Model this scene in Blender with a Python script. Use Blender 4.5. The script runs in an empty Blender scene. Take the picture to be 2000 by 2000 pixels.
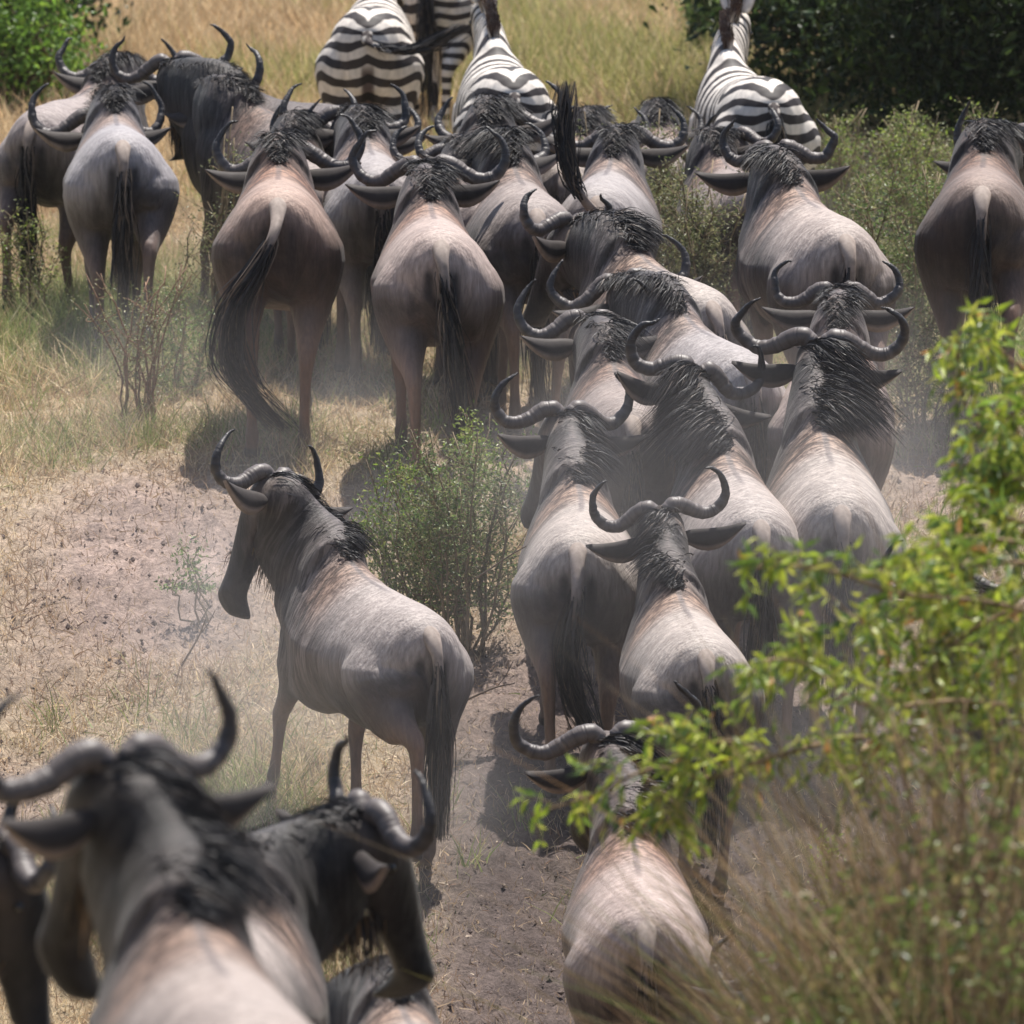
import bpy, math, random
import numpy as np
from mathutils import Matrix, Vector, Euler

random.seed(7)
RNG = np.random.default_rng(11)
SC = bpy.context.scene
COL = SC.collection
R = math.radians

# ------------------------------------------------------------------ camera
CAM_Z = 6.0
PITCH = 7.27
cam = bpy.data.cameras.new('camera')
cam_o = bpy.data.objects.new('camera', cam)
COL.objects.link(cam_o)
cam_o.location = (0, 0, CAM_Z)
cam_o.rotation_euler = (R(90 - PITCH), 0, 0)
cam.sensor_width = 36
cam.lens = 360
cam.clip_start = 0.5
cam.clip_end = 3000
cam.dof.use_dof = True
cam.dof.focus_distance = 46.0
cam.dof.aperture_fstop = 7.0
SC.camera = cam_o

# ------------------------------------------------------------------ light
SUN_ELEV, SUN_AZ = 68.0, 22.0      # azimuth from +Y (ahead) towards +X (right)
world = bpy.data.worlds.new('World')
SC.world = world
world.use_nodes = True
wn = world.node_tree
bg = wn.nodes['Background']
sky = wn.nodes.new('ShaderNodeTexSky')
sky.sky_type = 'NISHITA'
sky.sun_disc = False
sky.sun_elevation = R(SUN_ELEV)
sky.sun_rotation = R(SUN_AZ)
sky.air_density = 1.0
sky.dust_density = 2.0
wn.links.new(sky.outputs[0], bg.inputs[0])
bg.inputs[1].default_value = 0.085
sun = bpy.data.lights.new('sun', 'SUN')
sun.energy = 5.0
sun.angle = R(0.6)
sun.color = (1.0, 0.955, 0.89)
sun_o = bpy.data.objects.new('sun', sun)
COL.objects.link(sun_o)
sdir = Vector((math.sin(R(SUN_AZ)) * math.cos(R(SUN_ELEV)), math.cos(R(SUN_AZ)) * math.cos(R(SUN_ELEV)), math.sin(R(SUN_ELEV))))
sun_o.rotation_euler = sdir.to_track_quat('Z', 'Y').to_euler()
sun_o.location = (4, 20, 15)
SC.view_settings.view_transform = 'Standard'
SC.view_settings.look = 'None'
SC.view_settings.gamma = 1
SC.view_settings.exposure = 0.76

# ------------------------------------------------------------------ helpers
def sm(x, a, b):
    t = np.clip((np.asarray(x, float) - a) / (b - a), 0, 1)
    return t * t * (3 - 2 * t)

def tag(o, label=None, cat=None, group=None, kind=None):
    if label: o['label'] = label
    if cat: o['category'] = cat
    if group: o['group'] = group
    if kind: o['kind'] = kind
    return o

def hash2(ix, iy, seed):
    h = (ix.astype(np.int64) * 374761393 + iy.astype(np.int64) * 668265263 + seed * 1274126177) & 0xffffffff
    h = ((h ^ (h >> 13)) * 1274126177) & 0xffffffff
    return ((h ^ (h >> 16)) & 0xffff) / 65535.0

def vnoise(x, y, seed=0):
    x = np.asarray(x, float); y = np.asarray(y, float)
    ix = np.floor(x); iy = np.floor(y)
    fx = x - ix; fy = y - iy
    fx = fx * fx * (3 - 2 * fx); fy = fy * fy * (3 - 2 * fy)
    a = hash2(ix, iy, seed); b = hash2(ix + 1, iy, seed)
    c = hash2(ix, iy + 1, seed); d = hash2(ix + 1, iy + 1, seed)
    return (a * (1 - fx) + b * fx) * (1 - fy) + (c * (1 - fx) + d * fx) * fy

def fbm(x, y, oct=4, seed=0):
    s = 0; a = .5; t = 0
    for k in range(oct):
        s = s + a * vnoise(x * 2 ** k, y * 2 ** k, seed + k * 17); t += a; a *= .5
    return s / t

def make_mesh(name, V, F, mat=None, smooth=True, cols=None, attrs=None):
    V = np.asarray(V, np.float32)
    me = bpy.data.meshes.new(name)
    if isinstance(F, np.ndarray):
        k = F.shape[1]; n = len(F)
        me.vertices.add(len(V)); me.vertices.foreach_set('co', V.ravel())
        me.loops.add(n * k); me.loops.foreach_set('vertex_index', F.astype(np.int32).ravel())
        me.polygons.add(n)
        me.polygons.foreach_set('loop_start', np.arange(0, n * k, k, dtype=np.int32))
        me.polygons.foreach_set('loop_total', np.full(n, k, dtype=np.int32))
        me.update(calc_edges=True)
    else:
        me.from_pydata(V.tolist(), [], F)
        me.update()
    me.polygons.foreach_set('use_smooth', np.full(len(me.polygons), smooth, dtype=bool))
    if cols is not None:
        c = np.ones((len(V), 4), np.float32); c[:, :3] = cols
        me.attributes.new('tint', 'FLOAT_COLOR', 'POINT').data.foreach_set('color', c.ravel())
    for k, a in (attrs or {}).items():
        a = np.asarray(a, np.float32)
        if a.ndim == 2:
            me.attributes.new(k, 'FLOAT_VECTOR', 'POINT').data.foreach_set('vector', a.ravel())
        else:
            me.attributes.new(k, 'FLOAT', 'POINT').data.foreach_set('value', a)
    if mat: me.materials.append(mat)
    return me

def link(name, me, parent=None):
    o = bpy.data.objects.new(name, me)
    COL.objects.link(o)
    if parent: o.parent = parent
    return o

def empty(name, loc=(0, 0, 0), rot=(0, 0, 0)):
    o = bpy.data.objects.new(name, None)
    o.empty_display_size = .2
    COL.objects.link(o); o.location = loc; o.rotation_euler = rot
    return o

def crom(P, n):
    """smooth curve through the rows of P, n samples"""
    P = np.asarray(P, float)
    Q = np.vstack([2 * P[0] - P[1], P, 2 * P[-1] - P[-2]])
    u = np.linspace(0, len(P) - 1 - 1e-6, n)
    i = u.astype(int); t = (u - i)[:, None]
    a, b, c, d = Q[i], Q[i + 1], Q[i + 2], Q[i + 3]
    return .5 * (2 * b + (c - a) * t + (2 * a - 5 * b + 4 * c - d) * t ** 2 + (3 * b - a - 3 * c + d) * t ** 3)

def tube(P, rx, ry=None, k=10, side=(1, 0, 0)):
    """closed loft round a centre line; returns V, quads list"""
    P = np.asarray(P, float); n = len(P)
    rx = np.broadcast_to(rx, n); ry = rx if ry is None else np.broadcast_to(ry, n)
    T = np.gradient(P, axis=0); T /= np.linalg.norm(T, axis=1)[:, None] + 1e-9
    S = np.asarray(side, float)
    V = []
    for i in range(n):
        s = S - T[i] * S.dot(T[i]); s /= np.linalg.norm(s) + 1e-9
        u = np.cross(T[i], s)
        a = np.arange(k) * 2 * math.pi / k
        V.append(P[i] + np.outer(np.cos(a) * rx[i], s) + np.outer(np.sin(a) * ry[i], u))
    V = np.vstack(V + [P[:1], P[-1:]])
    F = []
    for i in range(n - 1):
        for j in range(k):
            F.append((i * k + j, i * k + (j + 1) % k, (i + 1) * k + (j + 1) % k, (i + 1) * k + j))
    for j in range(k):
        F.append((n * k, (j + 1) % k, j)); F.append((n * k + 1, (n - 1) * k + j, (n - 1) * k + (j + 1) % k))
    return V, F

class Soup:
    def __init__(s): s.V = []; s.F = []; s.n = 0
    def add(s, V, F):
        s.V.append(V); s.F += [tuple(i + s.n for i in f) for f in F]; s.n += len(V)
    def verts(s): return np.vstack(s.V)

def ribbons(paths, width, taper=True, facing=None):
    """paths (n, m, 3) -> one mesh of flat tapering strands"""
    P = np.asarray(paths, float); n, m, _ = P.shape
    T = np.gradient(P, axis=1)
    if facing is None:
        facing = RNG.normal(size=(n, 1, 3))
    S = np.cross(T, np.broadcast_to(facing, P.shape)); S /= np.linalg.norm(S, axis=2)[..., None] + 1e-9
    w = (np.linspace(1, .12, m) if taper else np.ones(m))[None, :, None] * np.reshape(width, (-1, 1, 1))
    A = P - S * w * .5; B = P + S * w * .5
    V = np.stack([A, B], 2).reshape(-1, 3)
    base = (np.arange(n) * m * 2)[:, None] + (np.arange(m - 1) * 2)[None]
    F = np.stack([base, base + 1, base + 3, base + 2], -1).reshape(-1, 4)
    return V, F

# pixel (of the 2000 px photograph) and depth -> world point
def at(px, py, d):
    cp, sp = math.cos(R(PITCH)), math.sin(R(PITCH))
    u = (px - 1000) / 20000 * d; v = -(py - 1000) / 20000 * d
    return np.array([u, d * cp + v * sp, CAM_Z - d * sp + v * cp])

def project(p):
    cp, sp = math.cos(R(PITCH)), math.sin(R(PITCH))
    y, z = p[1], p[2] - CAM_Z
    d = y * cp - z * sp; v = y * sp + z * cp
    return 1000 + p[0] / d * 20000, 1000 - v / d * 20000, d

# ------------------------------------------------------------------ materials
def new_mat(name, rough=.6, spec=.3):
    m = bpy.data.materials.new(name); m.use_nodes = True
    b = m.node_tree.nodes['Principled BSDF']
    b.inputs['Roughness'].default_value = rough
    b.inputs['Specular IOR Level'].default_value = spec
    return m, m.node_tree, b

def node(nt, t, **kw):
    n = nt.nodes.new(t)
    for k, v in kw.items():
        if k in n.inputs: n.inputs[k].default_value = v
        else: setattr(n, k, v)
    return n

def mixc(nt, mode, fac, a, b):
    n = nt.nodes.new('ShaderNodeMix'); n.data_type = 'RGBA'; n.blend_type = mode
    for i, x in ((0, fac), (6, a), (7, b)):
        if hasattr(x, 'links'): nt.links.new(x, n.inputs[i])
        elif i == 0: n.inputs[0].default_value = x
        else: n.inputs[i].default_value = (*x, 1) if len(x) == 3 else x
    return n.outputs[2]

def maprange(nt, x, a, b, c, d):
    n = nt.nodes.new('ShaderNodeMapRange'); nt.links.new(x, n.inputs[0])
    for i, v in enumerate((a, b, c, d)): n.inputs[i + 1].default_value = v
    return n.outputs[0]

def noise_at(nt, vec, scale, stretch=(1, 1, 1), detail=3, rough=.55):
    mp = nt.nodes.new('ShaderNodeMapping'); nt.links.new(vec, mp.inputs[0]); mp.inputs['Scale'].default_value = stretch
    n = nt.nodes.new('ShaderNodeTexNoise'); nt.links.new(mp.outputs[0], n.inputs['Vector'])
    n.inputs['Scale'].default_value = scale; n.inputs['Detail'].default_value = detail; n.inputs['Roughness'].default_value = rough
    return n.outputs[0]

def grey(nt, v):
    n = nt.nodes.new('ShaderNodeCombineColor')
    for i in range(3): nt.links.new(v, n.inputs[i])
    return n.outputs[0]

def coat_material():
    m, nt, b = new_mat('wildebeest_coat', .58, .35)
    at_ = node(nt, 'ShaderNodeAttribute', attribute_name='tint')
    re = node(nt, 'ShaderNodeAttribute', attribute_name='rest')
    br = node(nt, 'ShaderNodeAttribute', attribute_name='brindle')
    oi = node(nt, 'ShaderNodeObjectInfo')
    col = at_.outputs['Color']
    # hair streaks running down the body
    s1 = noise_at(nt, re.outputs['Vector'], 9, (7, 7, 1.1), 5, .65)
    col = mixc(nt, 'MULTIPLY', 1.0, col, grey(nt, maprange(nt, s1, .25, .75, .60, 1.28)))
    s2 = noise_at(nt, re.outputs['Vector'], 5, (1, 1, 1), 3)
    col = mixc(nt, 'MULTIPLY', 1.0, col, grey(nt, maprange(nt, s2, .3, .7, .84, 1.14)))
    # long dark and pale hair streaks on neck and shoulder
    s3 = noise_at(nt, re.outputs['Vector'], 6, (3, 9, 1.0), 3, .6)
    k = nt.nodes.new('ShaderNodeMath'); k.operation = 'MULTIPLY'
    nt.links.new(maprange(nt, s3, .45, .54, 0, 1), k.inputs[0]); nt.links.new(br.outputs['Fac'], k.inputs[1])
    col = mixc(nt, 'MULTIPLY', k.outputs[0], col, (.33, .30, .30))
    # pale dust lying on the hair
    s4 = noise_at(nt, re.outputs['Vector'], 14, (1, 1, 1), 4, .7)
    col = mixc(nt, 'MIX', maprange(nt, s4, .45, .75, 0, .12), col, (.34, .29, .26))
    col = mixc(nt, 'MULTIPLY', 1.0, col, oi.outputs['Color'])
    nt.links.new(col, b.inputs['Base Color'])
    fo = noise_at(nt, re.outputs['Vector'], 4, (1.4, 3.2, .9), 2, .5)
    b2 = nt.nodes.new('ShaderNodeBump'); b2.inputs['Strength'].default_value = .3; b2.inputs['Distance'].default_value = .04
    nt.links.new(fo, b2.inputs['Height'])
    bp = nt.nodes.new('ShaderNodeBump'); bp.inputs['Strength'].default_value = .6; bp.inputs['Distance'].default_value = .012
    nt.links.new(s1, bp.inputs['Height']); nt.links.new(b2.outputs[0], bp.inputs['Normal']); nt.links.new(bp.outputs[0], b.inputs['Normal'])
    b.inputs['Sheen Weight'].default_value = .08
    b.inputs['Sheen Roughness'].default_value = .4
    return m

def zebra_material():
    m, nt, b = new_mat('zebra_coat', .6, .3)
    ph = node(nt, 'ShaderNodeAttribute', attribute_name='phase')
    tb = node(nt, 'ShaderNodeAttribute', attribute_name='tint')
    re = node(nt, 'ShaderNodeAttribute', attribute_name='rest')
    wob = noise_at(nt, re.outputs['Vector'], 7, (1, 1, 1), 2)
    a = nt.nodes.new('ShaderNodeMath'); a.operation = 'MULTIPLY_ADD'; nt.links.new(wob, a.inputs[0]); a.inputs[1].default_value = 2.0
    nt.links.new(ph.outputs['Fac'], a.inputs[2])
    s = nt.nodes.new('ShaderNodeMath'); s.operation = 'SINE'; nt.links.new(a.outputs[0], s.inputs[0])
    f = maprange(nt, s.outputs[0], -.12, .12, 0, 1)
    fi = noise_at(nt, re.outputs['Vector'], 40, (1, 1, .3), 3)
    white = mixc(nt, 'MULTIPLY', 1.0, (.66, .60, .54), grey(nt, maprange(nt, fi, .3, .7, .8, 1.1)))
    col = mixc(nt, 'MIX', f, white, (.028, .022, .022))
    col = mixc(nt, 'MULTIPLY', 1.0, col, tb.outputs['Color'])
    nt.links.new(col, b.inputs['Base Color'])
    return m

def tint_material(name, rough=.6, spec=.3, streak=None, trans=0.0, bump=0):
    """colour from the mesh's own 'tint' attribute, with fine variation"""
    m, nt, b = new_mat(name, rough, spec)
    a = node(nt, 'ShaderNodeAttribute', attribute_name='tint')
    tc = nt.nodes.new('ShaderNodeTexCoord')
    n = noise_at(nt, tc.outputs['Object'], 30, streak or (1, 1, 1), 3)
    col = mixc(nt, 'MULTIPLY', 1.0, a.outputs['Color'], grey(nt, maprange(nt, n, .3, .7, .78, 1.2)))
    nt.links.new(col, b.inputs['Base Color'])
    if bump:
        bp = nt.nodes.new('ShaderNodeBump'); bp.inputs['Strength'].default_value = bump; bp.inputs['Distance'].default_value = .01
        nt.links.new(n, bp.inputs['Height']); nt.links.new(bp.outputs[0], b.inputs['Normal'])
    if trans > 0:
        t = nt.nodes.new('ShaderNodeBsdfTranslucent'); nt.links.new(col, t.inputs[0])
        mx = nt.nodes.new('ShaderNodeMixShader'); mx.inputs[0].default_value = trans
        nt.links.new(b.outputs[0], mx.inputs[1]); nt.links.new(t.outputs[0], mx.inputs[2])
        nt.links.new(mx.outputs[0], nt.nodes['Material Output'].inputs['Surface'])
    return m

def plain(name, c, rough=.5, spec=.4, var=.25, scale=25):
    m, nt, b = new_mat(name, rough, spec)
    tc = nt.nodes.new('ShaderNodeTexCoord')
    n = noise_at(nt, tc.outputs['Object'], scale)
    col = mixc(nt, 'MULTIPLY', 1.0, c, grey(nt, maprange(nt, n, .3, .7, 1 - var, 1 + var)))
    nt.links.new(col, b.inputs['Base Color'])
    return m

def horn_material():
    m, nt, b = new_mat('horn', .5, .4)
    a = node(nt, 'ShaderNodeAttribute', attribute_name='tint')
    w = node(nt, 'ShaderNodeAttribute', attribute_name='along')
    n = nt.nodes.new('ShaderNodeTexNoise'); n.noise_dimensions = '1D'; nt.links.new(w.outputs['Fac'], n.inputs['W']); n.inputs['Scale'].default_value = 26
    col = mixc(nt, 'MULTIPLY', 1.0, a.outputs['Color'], grey(nt, maprange(nt, n.outputs[0], .3, .7, .75, 1.2)))
    nt.links.new(col, b.inputs['Base Color'])
    bp = nt.nodes.new('ShaderNodeBump'); bp.inputs['Strength'].default_value = .7; bp.inputs['Distance'].default_value = .008
    nt.links.new(n.outputs[0], bp.inputs['Height']); nt.links.new(bp.outputs[0], b.inputs['Normal'])
    return m

M = {}
M['coat'] = coat_material()
M['zebra'] = zebra_material()
M['horn'] = horn_material()
M['hair'] = tint_material('long_hair', .55, .3)
M['ear'] = tint_material('ear_fur', .7, .2)
M['eye'] = plain('eye', (.012, .01, .01), .12, .6)
M['blade'] = tint_material('grass_blade', .6, .25, trans=.3)
M['leaf'] = tint_material('leaf', .42, .4, trans=.42)
M['twig'] = tint_material('twig', .8, .2)

def ground_material():
    m, nt, b = new_mat('soil', .95, .1)
    a = node(nt, 'ShaderNodeAttribute', attribute_name='tint')
    tc = nt.nodes.new('ShaderNodeTexCoord')
    n1 = noise_at(nt, tc.outputs['Object'], 6, (1, 1, 1), 6, .65)
    n2 = noise_at(nt, tc.outputs['Object'], 38, (1, 1, 1), 5, .75)
    n3 = noise_at(nt, tc.outputs['Object'], 1.1, (1, 1, 1), 3)
    col = mixc(nt, 'MULTIPLY', 1.0, a.outputs['Color'], grey(nt, maprange(nt, n1, .3, .7, .72, 1.2)))
    col = mixc(nt, 'MULTIPLY', 1.0, col, grey(nt, maprange(nt, n2, .3, .7, .5, 1.45)))
    col = mixc(nt, 'MULTIPLY', 1.0, col, grey(nt, maprange(nt, n3, .3, .7, .85, 1.12)))
    nt.links.new(col, b.inputs['Base Color'])
    bp = nt.nodes.new('ShaderNodeBump'); bp.inputs['Strength'].default_value = .9; bp.inputs['Distance'].default_value = .03
    nt.links.new(n2, bp.inputs['Height']); nt.links.new(bp.outputs[0], b.inputs['Normal'])
    return m
M['soil'] = ground_material()

# ------------------------------------------------------------------ ground
PY = np.array([-300, 0, 14, 22, 29.4, 34.5, 37.5, 39.5, 43.5, 45.2, 47.5, 50, 52.5, 68, 84, 130, 1500.])
PZ = np.array([3.0, 2.0, 1.3, .87, 0.0, -1.45, -1.95, -1.85, -1.28, -.98, -.50, -.08, 0.0, .05, .15, 2.5, 60.])
_ty = np.arange(-300, 1500, .05)
_tz = np.interp(_ty, PY, PZ)
_k = np.exp(-.5 * (np.arange(-20, 21) / 8.) ** 2); _k /= _k.sum()
_tz = np.convolve(np.pad(_tz, 20, mode='edge'), _k, mode='valid')
def gz(x, y):
    x = np.asarray(x, float); y = np.asarray(y, float)
    z = np.interp(y, _ty, _tz)
    z = z + .55 * np.exp(-((x - 1.9) / 1.1) ** 2 - ((y - 29.) / 3.5) ** 2)
    z = z + .10 * (fbm(x * .7, y * .7, 3, 5) - .5)
    return z

def tracked(x, y):
    """0 in the grass, 1 on the bare trampled trail"""
    trail = sm(y, 49.5, 45.5) * sm(x, -.75, -.05) * sm(x, 3.2, 2.4)
    left = np.exp(-((x + 1.8) / .85) ** 2 - ((y - 48.2) / 2.0) ** 2) * 1.15
    mid = np.exp(-((x + .0) / .9) ** 2 - ((y - 50.0) / 3.2) ** 2) * .6
    right = np.exp(-((x - 2.0) / .35) ** 2 - ((y - 49.6) / 1.4) ** 2) * .9
    low = np.exp(-((x + 2.3) / .6) ** 2 - ((y - 44.8) / .8) ** 2) * .7
    t = np.maximum.reduce([trail, left, mid, right, low])
    return np.clip(t + (fbm(x * 1.3, y * .9, 3, 9) - .5) * .7 * (t > .03), 0, 1)

def greenness(x, y):
    g = np.exp(-((x + 2.3) / 1.1) ** 2 - ((y - 54.5) / 2.2) ** 2) * 1.0
    g = np.maximum(g, np.exp(-((x + 1.25) / .6) ** 2 - ((y - 44.0) / 1.7) ** 2) * .8)
    g = np.maximum(g, np.exp(-((x + 1.7) / .8) ** 2 - ((y - 50.6) / .5) ** 2) * .7)
    g = np.maximum(g, np.exp(-((x - 2.8) / 1.5) ** 2 - ((y - 54) / 4) ** 2) * .7)
    g = np.maximum(g, np.exp(-((x - .8) / 1.0) ** 2 - ((y - 68) / 3) ** 2) * .5)
    return np.clip(g + (fbm(x * 1.7, y * .8, 3, 21) - .42) * .8, 0, 1)

def axis(lo, hi, fine_lo, fine_hi, step):
    a = [fine_lo]; s = step
    while a[-1] > lo: s *= 1.18; a.append(a[-1] - s)
    b = [fine_hi]; s = step
    while b[-1] < hi: s *= 1.18; b.append(b[-1] + s)
    return np.concatenate([np.array(a[1:])[::-1], np.arange(fine_lo, fine_hi, step), b])
gx = axis(-900, 900, -3.2, 3.2, .022)
gy = axis(-250, 1400, 40.5, 60, .045)
X, Y = np.meshgrid(gx, gy)
Z = gz(X, Y)
fine = sm(np.abs(X), 4.5, 3.2) * sm(Y, 38, 40.5) * sm(Y, 64, 60)
tr = tracked(X, Y)
Z = Z + fine * ((fbm(X * 9, Y * 9, 3, 31) - .5) * .05 + (fbm(X * 20, Y * 20, 2, 33) - .5) * .055 * (.35 + tr) - .03 * tr * sm(vnoise(X * 7.3, Y * 6.1, 61), .66, .8))
soil = np.array([.33, .25, .215]); dry = np.array([.38, .30, .20]); grn = np.array([.17, .18, .09])
dark_soil = np.array([.105, .082, .075])
g = greenness(X, Y)
C = dry[None, None] * (1 - tr[..., None]) + soil * tr[..., None]
lower = sm(Y, 47.5, 45.0)[..., None] * sm(X, -.9, -.2)[..., None] * tr[..., None]
C = C * (1 - lower) + dark_soil * lower  # trail colour goes darker towards its near end
gg = (g * (1 - tr))[..., None] * .6
C = C * (1 - gg) + grn * gg
nx, ny = len(gx), len(gy)
idx = np.arange(nx * ny).reshape(ny, nx)
F = np.stack([idx[:-1, :-1], idx[:-1, 1:], idx[1:, 1:], idx[1:, :-1]], -1).reshape(-1, 4)
gm = make_mesh('ground', np.stack([X, Y, Z], -1).reshape(-1, 3), F, M['soil'], True, C.reshape(-1, 3))
tag(link('ground', gm), kind='structure')

# ------------------------------------------------------------------ rest animals
def torso_rings(rings, k=28, peak=.0):
    V = []; F = []
    for (y, zc, w, up, dn) in rings:
        a = np.arange(k) * 2 * math.pi / k
        c, s = np.cos(a), np.sin(a)
        pk = np.interp(y, [-.7, -.2, .2, .5], [.22, .30, .48, .55]) if peak > .1 else peak
        x = w * np.sign(c) * np.abs(c) ** .92 * np.where(s > 0, 1 - pk * s, 1)
        z = zc + np.where(s > 0, up * np.abs(s) ** .96, -dn * np.abs(s) ** 1.02)
        V.append(np.stack([x, np.full(k, y), z], -1))
    V = np.vstack(V + [[[0, rings[0][0] - .01, rings[0][1]]], [[0, rings[-1][0] + .01, rings[-1][1]]]])
    n = len(rings)
    for i in range(n - 1):
        for j in range(k):
            F.append((i * k + j, (i + 1) * k + j, (i + 1) * k + (j + 1) % k, i * k + (j + 1) % k))
    for j in range(k):
        F.append((n * k, j, (j + 1) % k)); F.append((n * k + 1, (n - 1) * k + (j + 1) % k, (n - 1) * k + j))
    return V, F

def chain(pts, n=26, k=14):
    """pts rows: x y z rx ry"""
    c = crom(np.array(pts, float), n)
    return tube(c[:, :3], np.maximum(c[:, 3], .004), np.maximum(c[:, 4], .004), k)

SPEC = {}
SPEC['wildebeest'] = dict(
    torso=[(-.805, .97, .05, .06, .10), (-.78, .95, .125, .135, .20), (-.72, .935, .19, .195, .25), (-.62, .92, .235, .235, .28), (-.48, .91, .262, .252, .29),
           (-.30, .90, .272, .262, .28), (-.05, .88, .285, .292, .30), (.15, .885, .268, .335, .32), (.32, .92, .235, .40, .35),
           (.45, .95, .20, .405, .35), (.56, .98, .16, .36, .31), (.65, 1.01, .12, .27, .23), (.70, 1.03, .06, .15, .13)],
    hind=[(.125, -.52, .98, .10, .16), (.145, -.53, .86, .155, .205), (.152, -.53, .74, .135, .18), (.145, -.57, .63, .095, .125), (.135, -.65, .53, .058, .075),
          (.128, -.715, .455, .040, .052), (.122, -.715, .38, .031, .036), (.118, -.70, .26, .026, .029), (.116, -.69, .14, .027, .030),
          (.116, -.685, .10, .034, .037), (.116, -.66, .055, .030, .034), (.116, -.645, .02, .040, .050), (.116, -.64, .0, .040, .052)],
    fore=[(.10, .36, 1.04, .05, .10), (.13, .35, .92, .09, .15), (.15, .31, .76, .09, .13), (.138, .30, .64, .062, .082), (.13, .325, .52, .045, .052),
          (.125, .345, .41, .039, .042), (.122, .345, .34, .030, .031), (.12, .345, .22, .025, .027), (.12, .35, .11, .032, .034),
          (.12, .365, .06, .029, .032), (.12, .38, .02, .038, .047), (.12, .385, .0, .038, .049)],
    neck=[(0, .34, 1.05, .17, .27), (0, .50, 1.11, .150, .265), (0, .64, 1.165, .132, .235), (0, .77, 1.225, .115, .200), (0, .88, 1.285, .102, .160), (0, .97, 1.33, .075, .10)],
    head=[(0, .88, 1.36, .07, .06), (0, .935, 1.345, .098, .105), (0, .985, 1.28, .097, .118), (0, 1.04, 1.19, .080, .10), (0, 1.09, 1.10, .064, .078), (0, 1.135, 1.01, .058, .064),
          (0, 1.17, .94, .066, .058), (0, 1.19, .90, .068, .052), (0, 1.20, .875, .05, .035)],
    neck_p0=(0, .44, 1.10), neck_dir=(0, .90, .435), neck_len=.52)
SPEC['zebra'] = dict(
    torso=[(-.80, 1.03, 0.042, .06, .10), (-.77, 1.02, 0.127, .16, .22), (-.70, 1.01, 0.191, .225, .28), (-.58, 1.00, 0.233, .27, .30), (-.42, .99, 0.250, .285, .30),
           (-.22, .97, 0.245, .28, .29), (.0, .95, 0.254, .29, .32), (.2, .96, 0.242, .30, .33), (.36, .98, 0.211, .31, .33),
           (.48, 1.00, 0.178, .28, .29), (.58, 1.02, 0.118, .20, .2), (.63, 1.03, 0.059, .1, .1)],
    hind=[(.13, -.52, 1.06, .11, .17), (.155, -.53, .93, .165, .215), (.16, -.53, .80, .14, .185), (.15, -.57, .68, .10, .13), (.14, -.65, .57, .062, .078),
          (.13, -.715, .49, .044, .056), (.124, -.715, .41, .034, .038), (.12, -.70, .28, .030, .031), (.118, -.69, .15, .029, .031),
          (.118, -.685, .10, .036, .038), (.118, -.66, .055, .032, .034), (.118, -.645, .02, .046, .054), (.118, -.64, .0, .048, .056)],
    fore=[(.13, .34, 1.06, .05, .10), (.15, .34, .96, .095, .15), (.15, .31, .80, .09, .13), (.138, .30, .68, .064, .084), (.13, .325, .55, .048, .055),
          (.125, .345, .43, .042, .044), (.122, .345, .36, .033, .034), (.12, .345, .23, .028, .029), (.12, .35, .11, .033, .035),
          (.12, .365, .06, .030, .033), (.12, .38, .02, .043, .05), (.12, .385, .0, .045, .052)],
    neck=[(0, .36, 1.08, .15, .22), (0, .50, 1.22, .115, .20), (0, .61, 1.38, .09, .165), (0, .70, 1.53, .075, .13), (0, .76, 1.62, .068, .10), (0, .80, 1.66, .05, .07)],
    head=[(0, .74, 1.64, .05, .05), (0, .79, 1.655, .075, .085), (0, .86, 1.60, .078, .10), (0, .94, 1.52, .066, .085), (0, 1.02, 1.42, .052, .065),
          (0, 1.09, 1.33, .052, .055), (0, 1.13, 1.28, .052, .048), (0, 1.15, 1.25, .04, .03)],
    neck_p0=(0, .42, 1.14), neck_dir=(0, .53, .85), neck_len=.55)

def mirror(rows): return [(-r[0],) + tuple(r[1:]) for r in rows]

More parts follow.
